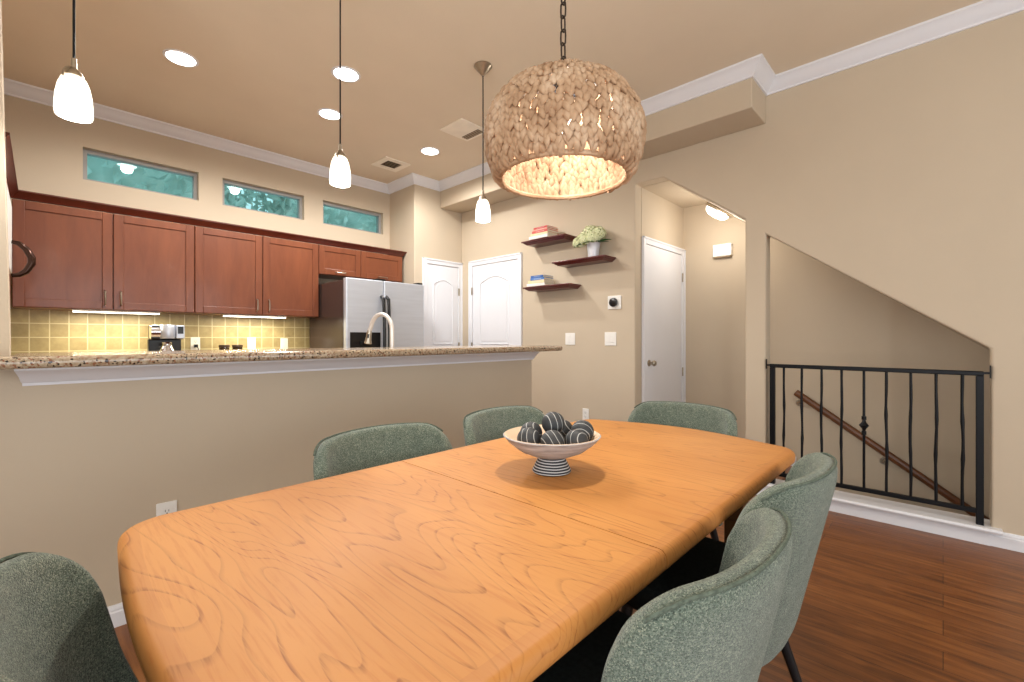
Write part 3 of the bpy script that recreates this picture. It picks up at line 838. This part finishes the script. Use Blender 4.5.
rim = [(.193 * math.cos(2 * PI * k / 48), .193 * math.sin(2 * PI * k / 48), zb - .002) for k in range(49)]; rim[-1] = rim[0]
MB().tube(rim, .0085, 8).build('shade_rim', M_hyac, ch, smooth=True)
MB().tube([(0, 0, zt + .02), (0, 0, zt - .0)], .018, 14).lathe([(0, zt + .012), (.05, zt + .012), (.05, zt + .004), (0, zt + .004)], 20).build('lamp_socket', M_black, ch, smooth=True)
sp = MB()
for k in range(3):
    a = 2 * PI * k / 3
    sp.tube([(.018 * math.cos(a), .018 * math.sin(a), zt + .006), (.095 * math.cos(a), .095 * math.sin(a), zt + .004)], .0035, 6)
sp.build('shade_spider', M_black, ch)
b = MB(); sph(b, (0, 0, zt - .10), .030); b.build('bulb', M_bulb, ch, smooth=True)
MB().tube([(0, 0, zt), (0, 0, zt - .072)], .009, 10).build('bulb_stem', M_plate, ch, smooth=True)

# ------------------------------------------------------------------ niche dome light, on the raking ceiling
ly = 1.45
nl = thing('dome_light', 'lit frosted dome light on the sloping ceiling of the stair niche', 'ceiling light', (4.22, ly, yz(ly) - .001))
nl.rotation_euler = (math.atan(.744), 0, 0)
MB().lathe([(0, 0), (.125, 0), (.128, -.006), (.128, -.022), (.118, -.03), (0, -.03)], 32).build('light_base', M_nickel, nl, smooth=True)
MB().lathe([(.108, -.031), (.106, -.045), (.092, -.068), (.06, -.085), (.02, -.09), (0, -.09)], 32).build('glass_dome', M_dome, nl, smooth=True)

# ------------------------------------------------------------------ shelves, books, plant
def shelf(label, y0, y1, z):
    # top board over stepped moulding, all one piece of joinery
    s = thing('wall_shelf', label, 'shelf', (XR, (y0 + y1) / 2, z), group='dark floating shelves')
    w = abs(y1 - y0) / 2; dp = .205
    MB().box(-dp, -.001, -w, w, -.014, 0).build('shelf_board', M_shelf, s, bevel=.004)
    m = MB()
    prof = [(-.014, .012), (-.022, .020), (-.032, .036), (-.038, .042)]
    for i in range(len(prof) - 1):
        (za, ia), (zb_, ib) = prof[i], prof[i + 1]
        vs = []
        for (zz, ii) in ((za, ia), (zb_, ib)):
            vs += [(-dp + ii, -w + ii, zz), (-dp + ii, w - ii, zz), (-.001, w - ii, zz), (-.001, -w + ii, zz)]
        fs = [(0, 1, 5, 4), (1, 2, 6, 5), (2, 3, 7, 6), (3, 0, 4, 7)]
        if i == 0: fs.append((0, 1, 2, 3))
        if i == len(prof) - 2: fs.append((4, 5, 6, 7))
        m.add(vs, fs)
    m.build('shelf_moulding', M_shelf, s)
    return s
shelf('dark cherry floating shelf carrying the red and white books, topmost of three', 2.60, 3.165, 2.147)
shelf('dark cherry floating shelf carrying the potted hydrangea, middle of three', 2.165, 2.76, 1.89)
shelf('dark cherry floating shelf carrying the blue books, lowest of three', 2.55, 3.14, 1.672)
def book(label, y, z, w, d, h, col, rz, x=3.52, group=''):
    b = thing('book', label, 'book', (x, y, z), rz, group)
    MB().box(-d / 2 + .004, d / 2 - .003, -w / 2 + .004, w / 2 - .004, .003, h - .003).build('pages', basic_cached('book_pages', rgb(226, 214, 192)), b)
    MB().box(-d / 2, d / 2, -w / 2, w / 2, 0, .003).box(-d / 2, d / 2, -w / 2, w / 2, h - .003, h).box(-d / 2, -d / 2 + .004, -w / 2, w / 2, .003, h - .003).build('cover', basic_cached('cover_%d_%d_%d' % col, rgb(*col)), b, bevel=.001)
    # title bar on the spine
    MB().box(-d / 2 - .0008, -d / 2 - .0001, -w * .3, w * .25, h * .35, h * .65).build('spine_band', basic_cached('band_%d' % (sum(col) % 97), rgb(*(min(255, c // 2 + 110) for c in col))), b)
_c = {}
def basic_cached(n, c):
    if n not in _c: _c[n] = basic(n, c, .6, var=.05)
    return _c[n]
z = 2.148
for lab, col, h, w, y in (('white book at the bottom of the upper stack', (226, 224, 218), .030, .245, 2.925), ('cream book second from the bottom of the upper stack', (226, 206, 160), .022, .225, 2.915), ('red and white book near the top of the upper stack', (196, 84, 74), .024, .20, 2.905), ('pale red book second from top of the upper stack', (214, 150, 130), .014, .19, 2.90), ('red book on top of the upper stack', (190, 66, 62), .018, .18, 2.895)):
    book(lab, y, z, w, .17, h, col, random.uniform(-.05, .05), group='books on the top shelf'); z += h + .0006
z = 1.673
for lab, col, h, w, y in (('white book at the bottom of the lower stack', (230, 228, 224), .028, .235, 2.965), ('cream book in the middle of the lower stack', (226, 208, 164), .030, .22, 2.955), ('blue book second from top of the lower stack', (76, 118, 182), .024, .175, 2.945), ('darker blue book on top of the lower stack', (58, 98, 164), .022, .165, 2.945)):
    book(lab, y, z, w, .16, h, col, random.uniform(-.05, .05), group='books on the lowest shelf'); z += h + .0006

hp = thing('potted_hydrangea', 'pale green hydrangea in a galvanised pot on the middle shelf', 'plant', (3.545, 2.345, 1.891))
MB().lathe_open([(.0, .001), (.048, .0), (.054, .06), (.062, .135), (.065, .138), (.062, .139), (.058, .134), (.048, .06), (.044, .008), (0, .008)], 28).build('pot', M_pot, hp, smooth=True)
MB().lathe([(0, .11), (.054, .11), (.054, .115), (0, .118)], 20).build('soil', basic('soil', rgb(60, 46, 34), .95), hp)
stm = MB()
M_core = basic('green_flower_core', rgb(150, 168, 96), .8, var=.2, vscale=30)
heads = [(-.0, .085, .19, .07), (-.03, .01, .225, .072), (-.02, -.065, .21, .068), (.03, .04, .225, .06), (-.06, .055, .165, .058), (.03, -.04, .225, .06), (-.045, .135, .15, .052), (-.06, -.035, .175, .058), (-.0, .13, .185, .05)]
for hx, hy, hz, hr in heads:
    stm.tube([(hx * .2, hy * .2, .10), (hx * .6, hy * .6, .15), (hx, hy, hz - hr * .3)], .003, 6)
stm.build('stems', M_leaf, hp, smooth=True)
for hx, hy, hz, hr in heads:
    fl_ = MB()
    nF = 95
    for q in range(nF):
        zc = 1 - 2 * (q + .5) / nF; a = q * 2.39996
        d = Vector((math.sqrt(1 - zc * zc) * math.cos(a), math.sqrt(1 - zc * zc) * math.sin(a), zc))
        if d.z < -.6: continue
        p = Vector((hx, hy, hz)) + d * hr * random.uniform(.84, 1.08)
        u = d.orthogonal().normalized(); w = d.cross(u); rot = random.uniform(0, PI)
        for m_ in range(4):
            an = rot + m_ * PI / 2
            e = u * math.cos(an) + w * math.sin(an); g = u * -math.sin(an) + w * math.cos(an)
            s_ = .015
            fl_.add([p, p + e * s_ * .6 + g * s_ * .5 + d * .003, p + e * s_ * 1.15 + d * .001, p + e * s_ * .6 - g * s_ * .5 + d * .003], [(0, 1, 2, 3)])
    h_ = fl_.build('flower_head', M_floret, hp)
    cr = MB(); sph(cr, (hx, hy, hz), hr * .74, 12, 8); cr.build('flower_core', M_core, h_, smooth=True)
def leaf(p, d, L, W):
    d = Vector(d).normalized(); sd_ = d.cross(Vector((0, 0, 1))).normalized(); up = sd_.cross(d)
    vs = []; n = 8
    for q in range(n + 1):
        u = q / n; wd = W * math.sin(PI * min(.98, u * .9 + .05)) ** .8
        c = Vector(p) + d * L * u - Vector((0, 0, 1)) * L * .25 * u * u
        vs += [c - sd_ * wd, c - up * wd * .2, c + sd_ * wd]
    fs = []
    for q in range(n):
        for m_ in range(2): fs.append([q * 3 + m_, q * 3 + m_ + 1, (q + 1) * 3 + m_ + 1, (q + 1) * 3 + m_])
    o = MB().add(vs, fs).build('leaf', M_leaf, hp, smooth=True)
    sol = o.modifiers.new('thickness', 'SOLIDIFY'); sol.thickness = .0012
for p, d, L, W in (((0, -.05, .14), (-.2, -1, .15), .13, .035), ((-.02, -.05, .145), (-.6, -1, .1), .11, .032), ((.0, -.06, .15), (.3, -1, .3), .12, .03), ((-.05, .02, .14), (-1, .2, .1), .08, .03), ((-.04, .06, .14), (-.8, 1, 0), .09, .03), ((-.05, -.03, .14), (-1, -.5, .1), .08, .028)):
    leaf(p, d, L, W)

# ------------------------------------------------------------------ stair railing + handrail
rl = thing('stair_railing', 'black wrought iron railing across the stair opening', 'railing', (XR, .37, .102))
MB().box(-.018, .018, -.535, .535, .836, .862).build('top_rail', M_black, rl, bevel=.004)
MB().box(-.013, .013, -.505, .505, .062, .088).build('bottom_rail', M_black, rl, bevel=.003)
for y in (.519, -.519):
    MB().box(-.016, .016, y - .016, y + .016, .001, .836).build('post', M_black, rl, bevel=.003)
for y0, y1 in ((.535, .5605), (-.5615, -.535)):
    e = y1 if y0 > 0 else y0
    MB().box(-.006, .006, y0, y1, .846, .858).box(-.012, .012, e - .004 if y0 > 0 else e, e if y0 > 0 else e + .004, .825, .895).build('wall_bracket', M_black, rl)
for k, y in enumerate((.818, .708, .594, .484, .367, .256, .142, .03, -.08)):
    yy = y - .37; m = MB()
    if k == 4:
        pts = [(0, yy, .088), (0, yy, .45), (0, yy, .468), (0, yy, .488), (0, yy, .508), (0, yy, .526), (0, yy, .836)]
        m.tube(pts, [.0075, .0075, .012, .027, .012, .0075, .0075], 8)
        m.tube([(0, yy, .43), (0, yy, .452)], .013, 8); m.tube([(0, yy, .524), (0, yy, .546)], .013, 8)
    else:
        # hammered bar with slight knuckles and a faint wave
        pts = []; rs = []
        ph = k * 1.7
        for q in range(15):
            u = q / 14
            pts.append((.003 * math.sin(u * 9 + ph), yy + .003 * math.sin(u * 8 + ph) * math.sin(PI * u), .088 + .748 * u)); rs.append(.0075 + (.0018 if q in (5, 9) else 0) + .0006 * math.sin(u * 20 + ph))
        m.tube(pts, rs, 8)
    m.build('baluster', M_black, rl, smooth=True)
hr = thing('stair_handrail', 'brown wooden handrail sloping down the stairwell wall behind the railing', 'handrail', (4.68, .94, 0))
a0 = Vector((-.075, 0, .672)); dr = Vector((0, -1, -.70)).normalized()
rail = MB(); L = 1.75
up = Vector((0, -.70, 1)).normalized() * -1; up = Vector((0, -.573, .819)); rt = Vector((1, 0, 0))
prof = [(-.022, -.02), (-.026, .0), (-.022, .018), (-.01, .027), (.01, .027), (.022, .018), (.026, 0), (.022, -.02), (.012, -.027), (-.012, -.027)]
vs = [a0 + rt * p + up * q for p, q in prof] + [a0 + dr * L + rt * p + up * q for p, q in prof]
n = len(prof); rail.add(vs, [list(range(n))[::-1], list(range(n, 2 * n))] + [[i, (i + 1) % n, n + (i + 1) % n, n + i] for i in range(n)])
rail.build('rail', M_handrail, hr, bevel=.003)
for t in (.07, .78, 1.5):
    p = a0 + dr * t
    MB().tube([p - up * .027, p - up * .06 + rt * .01, p - up * .075 + rt * .045, p - up * .075 + rt * .074], .007, 8).tube([p - up * .075 + rt * .068, p - up * .075 + rt * .0745], .028, 14).build('wall_bracket', M_nickel, hr, smooth=True)

# ------------------------------------------------------------------ dining table
TZ = .752; TT = .042
tb = thing('dining_table', 'orange oak extending dining table with rounded corners', 'table', (1.06, .83, 0))
def table_outline():
    x0, x1, y0, y1 = -.972, .932, -.458, .455
    bowL, bowR = .018, .085; r = .095
    pts = []
    def arc(cx_, cy_, a0_, a1_, n=10):
        for k in range(n + 1):
            a = a0_ + (a1_ - a0_) * k / n; pts.append((cx_ + r * math.cos(a), cy_ + r * math.sin(a)))
    arc(x0 + bowL + r, y0 + r, 1.5 * PI, PI + .08)       # near-left corner
    pts.reverse()
    out_ = []
    out_ += pts[::-1]
    # left bow (going +y)
    for k in range(1, 14):
        t = k / 14; y = (y0 + r) + (y1 - y0 - 2 * r) * t
        out_.append((x0 + bowL - bowL * math.sin(PI * t), y))
    pts = []
    arc(x0 + bowL + r, y1 - r, PI - .08, .5 * PI); out_ += pts
    pts = []
    arc(x1 - bowR - r, y1 - r, .5 * PI, .08); out_ += pts
    for k in range(1, 14):
        t = k / 14; y = (y1 - r) - (y1 - y0 - 2 * r) * t
        out_.append((x1 - bowR + bowR * math.sin(PI * t), y))
    pts = []
    arc(x1 - bowR - r, y0 + r, -.08, -.5 * PI); out_ += pts
    return out_
OUT = table_outline()
def clip(poly, xc, keep_less):
    res = []
    n = len(poly)
    for i in range(n):
        a, b = poly[i], poly[(i + 1) % n]
        ia = (a[0] <= xc) == keep_less; ib = (b[0] <= xc) == keep_less
        if ia: res.append(a)
        if ia != ib:
            t = (xc - a[0]) / (b[0] - a[0]); res.append((xc, a[1] + t * (b[1] - a[1])))
    return res
SEAM = .808 - 1.06
def inset(poly, d):
    n = len(poly); res = []
    for i in range(n):
        p0, p1, p2 = (Vector(poly[i - 1]), Vector(poly[i]), Vector(poly[(i + 1) % n]))
        e1 = (p1 - p0).normalized(); e2 = (p2 - p1).normalized()
        n1 = Vector((e1.y, -e1.x)); n2 = Vector((e2.y, -e2.x)); b_ = n1 + n2
        b_ = b_ / max(.2, b_.dot(n1))
        res.append(tuple(p1 + b_ * d))
    return res
# signed area -> orientation
area = sum(OUT[i][0] * OUT[(i + 1) % len(OUT)][1] - OUT[(i + 1) % len(OUT)][0] * OUT[i][1] for i in range(len(OUT)))
sgn = -1 if area > 0 else 1
ring = [OUT] 
bor = .034
INN = inset(OUT, bor * sgn)
edge_prof = [(.012, TZ - TT), (.003, TZ - TT + .006), (.0, TZ - TT + .016), (.0005, TZ - .014), (.004, TZ - .006), (.010, TZ - .0014), (.016, TZ)]
for nm, less in (('near_tabletop', True), ('far_tabletop', False)):
    gap = -.0014 if less else .0014
    inn = clip(INN, SEAM + gap, less)
    MB().prism(inn, 'z', TZ - TT + .004, TZ).build('tabletop', M_table, tb)
    # moulded edge: rings of inset outlines, clipped at the seam
    loops = [[(x, y, z) for (x, y) in inset(OUT, d * sgn)] for d, z in edge_prof] + [[(x, y, TZ) for (x, y) in INN], [(x, y, TZ - TT) for (x, y) in INN]]
    e = MB(); n = len(OUT); m = len(loops)
    keep = [i for i in range(n)]
    vs = [p for l in loops for p in l]; fs = []
    for a in range(m):
        b_ = (a + 1) % m
        for i in range(n):
            j = (i + 1) % n
            fs.append([a * n + i, a * n + j, b_ * n + j, b_ * n + i])
    e.add(vs, fs)
    o = e.build('table_edge', M_tedge, tb, smooth=True, angle=50)
    bm = bmesh.new(); bm.from_mesh(o.data)
    g = bm.verts[:] + bm.edges[:] + bm.faces[:]
    res = bmesh.ops.bisect_plane(bm, geom=g, plane_co=(SEAM + gap, 0, 0), plane_no=(1, 0, 0), clear_outer=less, clear_inner=not less)
    capf = bmesh.ops.holes_fill(bm, edges=[e_ for e_ in bm.edges if e_.is_boundary])['faces']
    for f_ in capf:
        f_.smooth = False
        for e_ in f_.edges: e_.smooth = False
    bm.to_mesh(o.data); bm.free()
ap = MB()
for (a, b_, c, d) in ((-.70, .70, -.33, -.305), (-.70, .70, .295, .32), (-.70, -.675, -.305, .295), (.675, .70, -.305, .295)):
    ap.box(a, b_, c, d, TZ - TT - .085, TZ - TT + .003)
ap.build('apron', M_tleg_shade, tb)
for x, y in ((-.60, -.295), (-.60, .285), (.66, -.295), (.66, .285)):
    MB().prism([(x - .032, y - .032), (x + .032, y - .032), (x + .032, y + .032), (x - .032, y + .032)], 'z', 0, TZ - TT + .002).build('leg', M_tleg_shade, tb, bevel=.006)

# ------------------------------------------------------------------ bowl with balls
bx, by = 1.055, .845
bw = thing('pedestal_bowl', 'whitewashed wooden bowl on a striped foot holding the black balls', 'bowl', (bx, by, TZ + .0005))
MB().lathe_open([(.028, .042), (.058, .05), (.096, .066), (.128, .090), (.145, .110), (.142, .1115), (.124, .094), (.094, .072), (.058, .058), (.0, .055), (.0, .042)], 48).build('bowl_body', M_bowl, bw, smooth=True)
MB().lathe_open([(.1415, .1118), (.1235, .0945), (.0935, .0725), (.058, .0585), (.001, .0555), (.001, .0565), (.058, .0595), (.093, .0735), (.123, .0955), (.1405, .1124)], 48).build('bowl_lining', M_bowl_in, bw, smooth=True)
MB().lathe_open([(.0, .0), (.055, .0), (.058, .004), (.055, .012), (.051, .02), (.046, .03), (.041, .038), (.039, .043), (0, .043)], 40).build('bowl_foot', M_foot, bw, smooth=True)
BR = .0345
# positions are set in view order: right vector of the viewer on the table plane
s_, c_ = math.sin(math.radians(43.72)), math.cos(math.radians(43.72))
Rv = Vector((s_, -c_, 0)); Fv = Vector((c_, s_, 0))
spots = [('black white-lined ball at the back left of the bowl', -.060, .028, .108), ('black white-lined ball at the front left of the bowl', -.070, -.043, .105),
         ('black white-lined ball on top of the pile in the bowl', .005, .004, .143), ('black white-lined ball at the front centre of the bowl', -.004, -.070, .103),
         ('black white-lined ball at the front right of the bowl', .066, -.055, .102), ('black white-lined ball at the right side of the bowl', .094, .014, .116),
         ('black white-lined ball at the back of the bowl, mostly hidden', .040, .064, .108)]
mesh0 = None
for i, (lab, rx, fy_, z_) in enumerate(spots):
    p = Vector((bx, by, TZ)) + Rv * rx + Fv * fy_ + Vector((0, 0, z_))
    if mesh0 is None:
        mb = MB(); sph(mb, (0, 0, 0), BR, 32, 20)
        o = mb.build('decorative_ball', M_ball, smooth=True, angle=80); mesh0 = o
    else:
        o = mesh0.copy(); COL.objects.link(o)
    o.location = p; o.rotation_euler = ((.9, .3, 0), (1.3, -.5, .4), (1.45, .15, 1.2), (.5, 1.0, 0), (1.1, -.9, .2), (.2, 1.1, .6), (.8, .4, 0))[i]
    tag(o, lab, 'ball', 'lined balls in the bowl')

# ------------------------------------------------------------------ chairs
def chair_shell():
    NU, NV = 36, 14
    a, b, Rr = .247, .135, .105
    cur = []
    for k in range(NU + 1):
        ph = -1.45 + 2.90 * k / NU
        e = .88
        sx_ = math.copysign(abs(math.sin(ph)) ** e, math.sin(ph)); cy_ = math.cos(ph) ** 1.0
        cur.append((a * sx_, -b * cy_))
    ln = [0]
    for k in range(NU): ln.append(ln[-1] + math.hypot(cur[k + 1][0] - cur[k][0], cur[k + 1][1] - cur[k][1]))
    Lh = ln[-1] / 2
    z0, z1 = .315, .832
    vs = []; fs = []
    for k in range(NU + 1):
        sa = ln[k] - Lh; d_end = Lh - abs(sa); q = abs(sa) / Lh
        t = max(0, (Rr - d_end) / Rr)
        top = z1 - Rr * (1 - math.sqrt(max(0, 1 - min(1, t) ** 2))) * .95 - .016 * q ** 2
        bot = z0 + .05 * max(0, q - .5) * 2
        for m in range(NV + 1):
            v = m / NV
            z = bot + (top - bot) * v
            zz = (z - z0) / (z1 - z0)
            low = max(0, 1 - zz / .55)
            x, y = cur[k]
            y2 = y - .128 + .115 * max(0, .93 - zz)
            if zz < .12: y2 += .05 * (1 - zz / .12) ** 2 * (1 - q)
            y2 += .05 * q ** 3 * low ** 1.2
            vs.append((x * (1 - .13 * low ** 1.3), y2, z))
    for k in range(NU):
        for m in range(NV):
            p = k * (NV + 1) + m
            fs.append([p, p + NV + 1, p + NV + 2, p + 1])
    rim_pts = [vs[k * (NV + 1) + NV] for k in range(NU + 1)]
    return vs, fs, rim_pts
SH_V, SH_F, SH_R = chair_shell()
def make_chair():
    t = thing('dining_chair', 'x', 'chair', group='green tweed dining chairs')
    o = MB().add(SH_V, SH_F).build('backrest', M_tweed, t, smooth=True, angle=180)
    s = o.modifiers.new('thickness', 'SOLIDIFY'); s.thickness = .042; s.offset = 0
    sb = o.modifiers.new('round', 'SUBSURF'); sb.levels = 1; sb.render_levels = 1
    wp = []
    for k in range(3, len(SH_R) - 3):
        p0, p1, p2 = Vector(SH_R[k - 1]), Vector(SH_R[k]), Vector(SH_R[k + 1])
        tg = (p2 - p0); nn = Vector((tg.y, -tg.x, 0))
        wp.append(p1 + (nn.normalized() * .0160 if nn.length > 1e-6 else Vector()) + Vector((0, 0, -.004)))
    MB().tube(wp, .0032, 6).build('welt', M_welt, t, smooth=True)
    # seat cushion
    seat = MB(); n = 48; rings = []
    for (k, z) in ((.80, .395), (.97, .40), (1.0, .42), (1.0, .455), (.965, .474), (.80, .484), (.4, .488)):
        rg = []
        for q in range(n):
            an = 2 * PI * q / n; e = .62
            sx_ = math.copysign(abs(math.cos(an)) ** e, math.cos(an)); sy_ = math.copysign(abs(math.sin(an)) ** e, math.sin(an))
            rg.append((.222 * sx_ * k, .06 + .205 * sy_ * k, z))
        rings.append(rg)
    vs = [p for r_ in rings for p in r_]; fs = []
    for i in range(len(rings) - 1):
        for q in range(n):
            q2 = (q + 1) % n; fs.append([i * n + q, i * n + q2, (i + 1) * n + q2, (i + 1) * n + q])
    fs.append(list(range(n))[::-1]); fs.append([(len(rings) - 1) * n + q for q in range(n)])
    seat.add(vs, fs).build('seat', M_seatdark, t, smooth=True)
    fr = MB()
    fr.box(-.18, .18, -.10, .22, .372, .394)
    fr.build('seat_frame', M_leg, t, bevel=.01)
    for sx_ in (-1, 1):
        for sy_ in (-1, 1):
            MB().tube([(sx_ * .16, .05 + sy_ * .14, .38), (sx_ * .215, .02 + sy_ * .225, .0)], [.017, .011], 12).build('leg', M_leg, t, smooth=True)
    return t
CH = [('green tweed chair at the near end of the table, cut by the left edge', .197, .815, -PI / 2),
      ('green tweed chair on the bar side of the table, the one nearer the wall outlet', .828, 1.215, PI),
      ('green tweed chair on the bar side of the table, behind the bowl', 1.43, 1.215, PI),
      ('green tweed chair at the far table end, in front of the flat closet door', 1.935, .905, PI / 2),
      ('green tweed chair on the floor side of the table, in the near foreground', .778, .458, 0),
      ('green tweed chair on the floor side of the table, nearer the iron railing', 1.35, .475, 0)]
proto = make_chair()
for i, (lab, x, y, rz) in enumerate(CH):
    o = proto if i == 0 else copy_tree(proto)
    o.location = (x, y, 0); o.rotation_euler = (0, 0, rz); o['label'] = lab

# ------------------------------------------------------------------ lights
def lamp(name, kind, loc, power, color=(1, 1, 1), rot=(0, 0, 0), **kw):
    l = bpy.data.lights.new(name, kind); l.energy = power; l.color = color
    for k, v in kw.items(): setattr(l, k, v)
    o = bpy.data.objects.new(name, l); COL.objects.link(o); o.location = loc; o.rotation_euler = rot
    return o
WARM = (1, .975, .94)
for i, (x, y) in enumerate(((.641, 3.639), (1.479, 3.024), (1.652, 3.659), (2.662, 3.668))):
    lamp('downlight_beam', 'SPOT', (x, y, H - .03), 88, WARM, spot_size=math.radians(170), spot_blend=.5, shadow_soft_size=.05)
for x in PX:
    lamp('pendant_glow', 'POINT', (x, PY, H - 1.02), 21, WARM, shadow_soft_size=.03)
lamp('chandelier_beam', 'SPOT', (cx, cy, H + zt - .145), 26, (1, .94, .85), spot_size=math.radians(112), spot_blend=.25, shadow_soft_size=.035)
lamp('chandelier_glow', 'POINT', (cx + .03, cy, H + zt - .045), 9, (1, .98, .95), shadow_soft_size=.02)
lamp('niche_glow', 'POINT', (4.22, ly + .04, yz(ly) - .17), 11, (1, .94, .86), shadow_soft_size=.08)
for a, b in ((.159, .674), (1.127, 1.65)):
    lamp('undercabinet_glow', 'AREA', ((a + b) / 2, 4.64, 1.34), 8.5, (1, .9, .66), shape='RECTANGLE', size=b - a, size_y=.05)
# added daylight lamps brightening the room through the two invented, unseen windows
lamp('added_daylight_back', 'AREA', ((WX0 + WX1) / 2, YF - .2, (DZ0 + DZ1) / 2), 74, (.97, .98, 1), (PI / 2 + .45, 0, 0), shape='RECTANGLE', size=WX1 - WX0, size_y=DZ1 - DZ0)
lamp('added_daylight_left', 'AREA', (XL - .2, (LY0 + LY1) / 2, (LZ0 + LZ1) / 2), 92, (.97, .98, 1), (PI / 2 + .42, 0, -PI / 2), shape='RECTANGLE', size=LY1 - LY0, size_y=LZ1 - LZ0)

w = bpy.data.worlds.new('world'); scene.world = w; w.use_nodes = True
bg = w.node_tree.nodes['Background']; bg.inputs[0].default_value = (.86, .95, 1, 1); bg.inputs[1].default_value = 1.5

# ------------------------------------------------------------------ camera
cam = bpy.data.cameras.new('camera'); co = bpy.data.objects.new('camera', cam); COL.objects.link(co)
cam.sensor_width = 36; cam.sensor_fit = 'HORIZONTAL'; cam.lens = 450.8 / 1024 * 36
cam.shift_y = -(341 - 338.04) / 1024
cam.clip_start = .02
co.location = (0, 0, 1.15)
co.rotation_euler = (PI / 2, 0, math.radians(43.72 - 90))
scene.camera = co
scene.view_settings.view_transform = 'Standard'; scene.view_settings.look = 'None'
scene.view_settings.exposure = -0.2; scene.view_settings.gamma = 1
scene.view_settings.use_curve_mapping = False
scene.cycles.max_bounces = 10; scene.cycles.diffuse_bounces = 6
scene.cycles.use_denoising = True
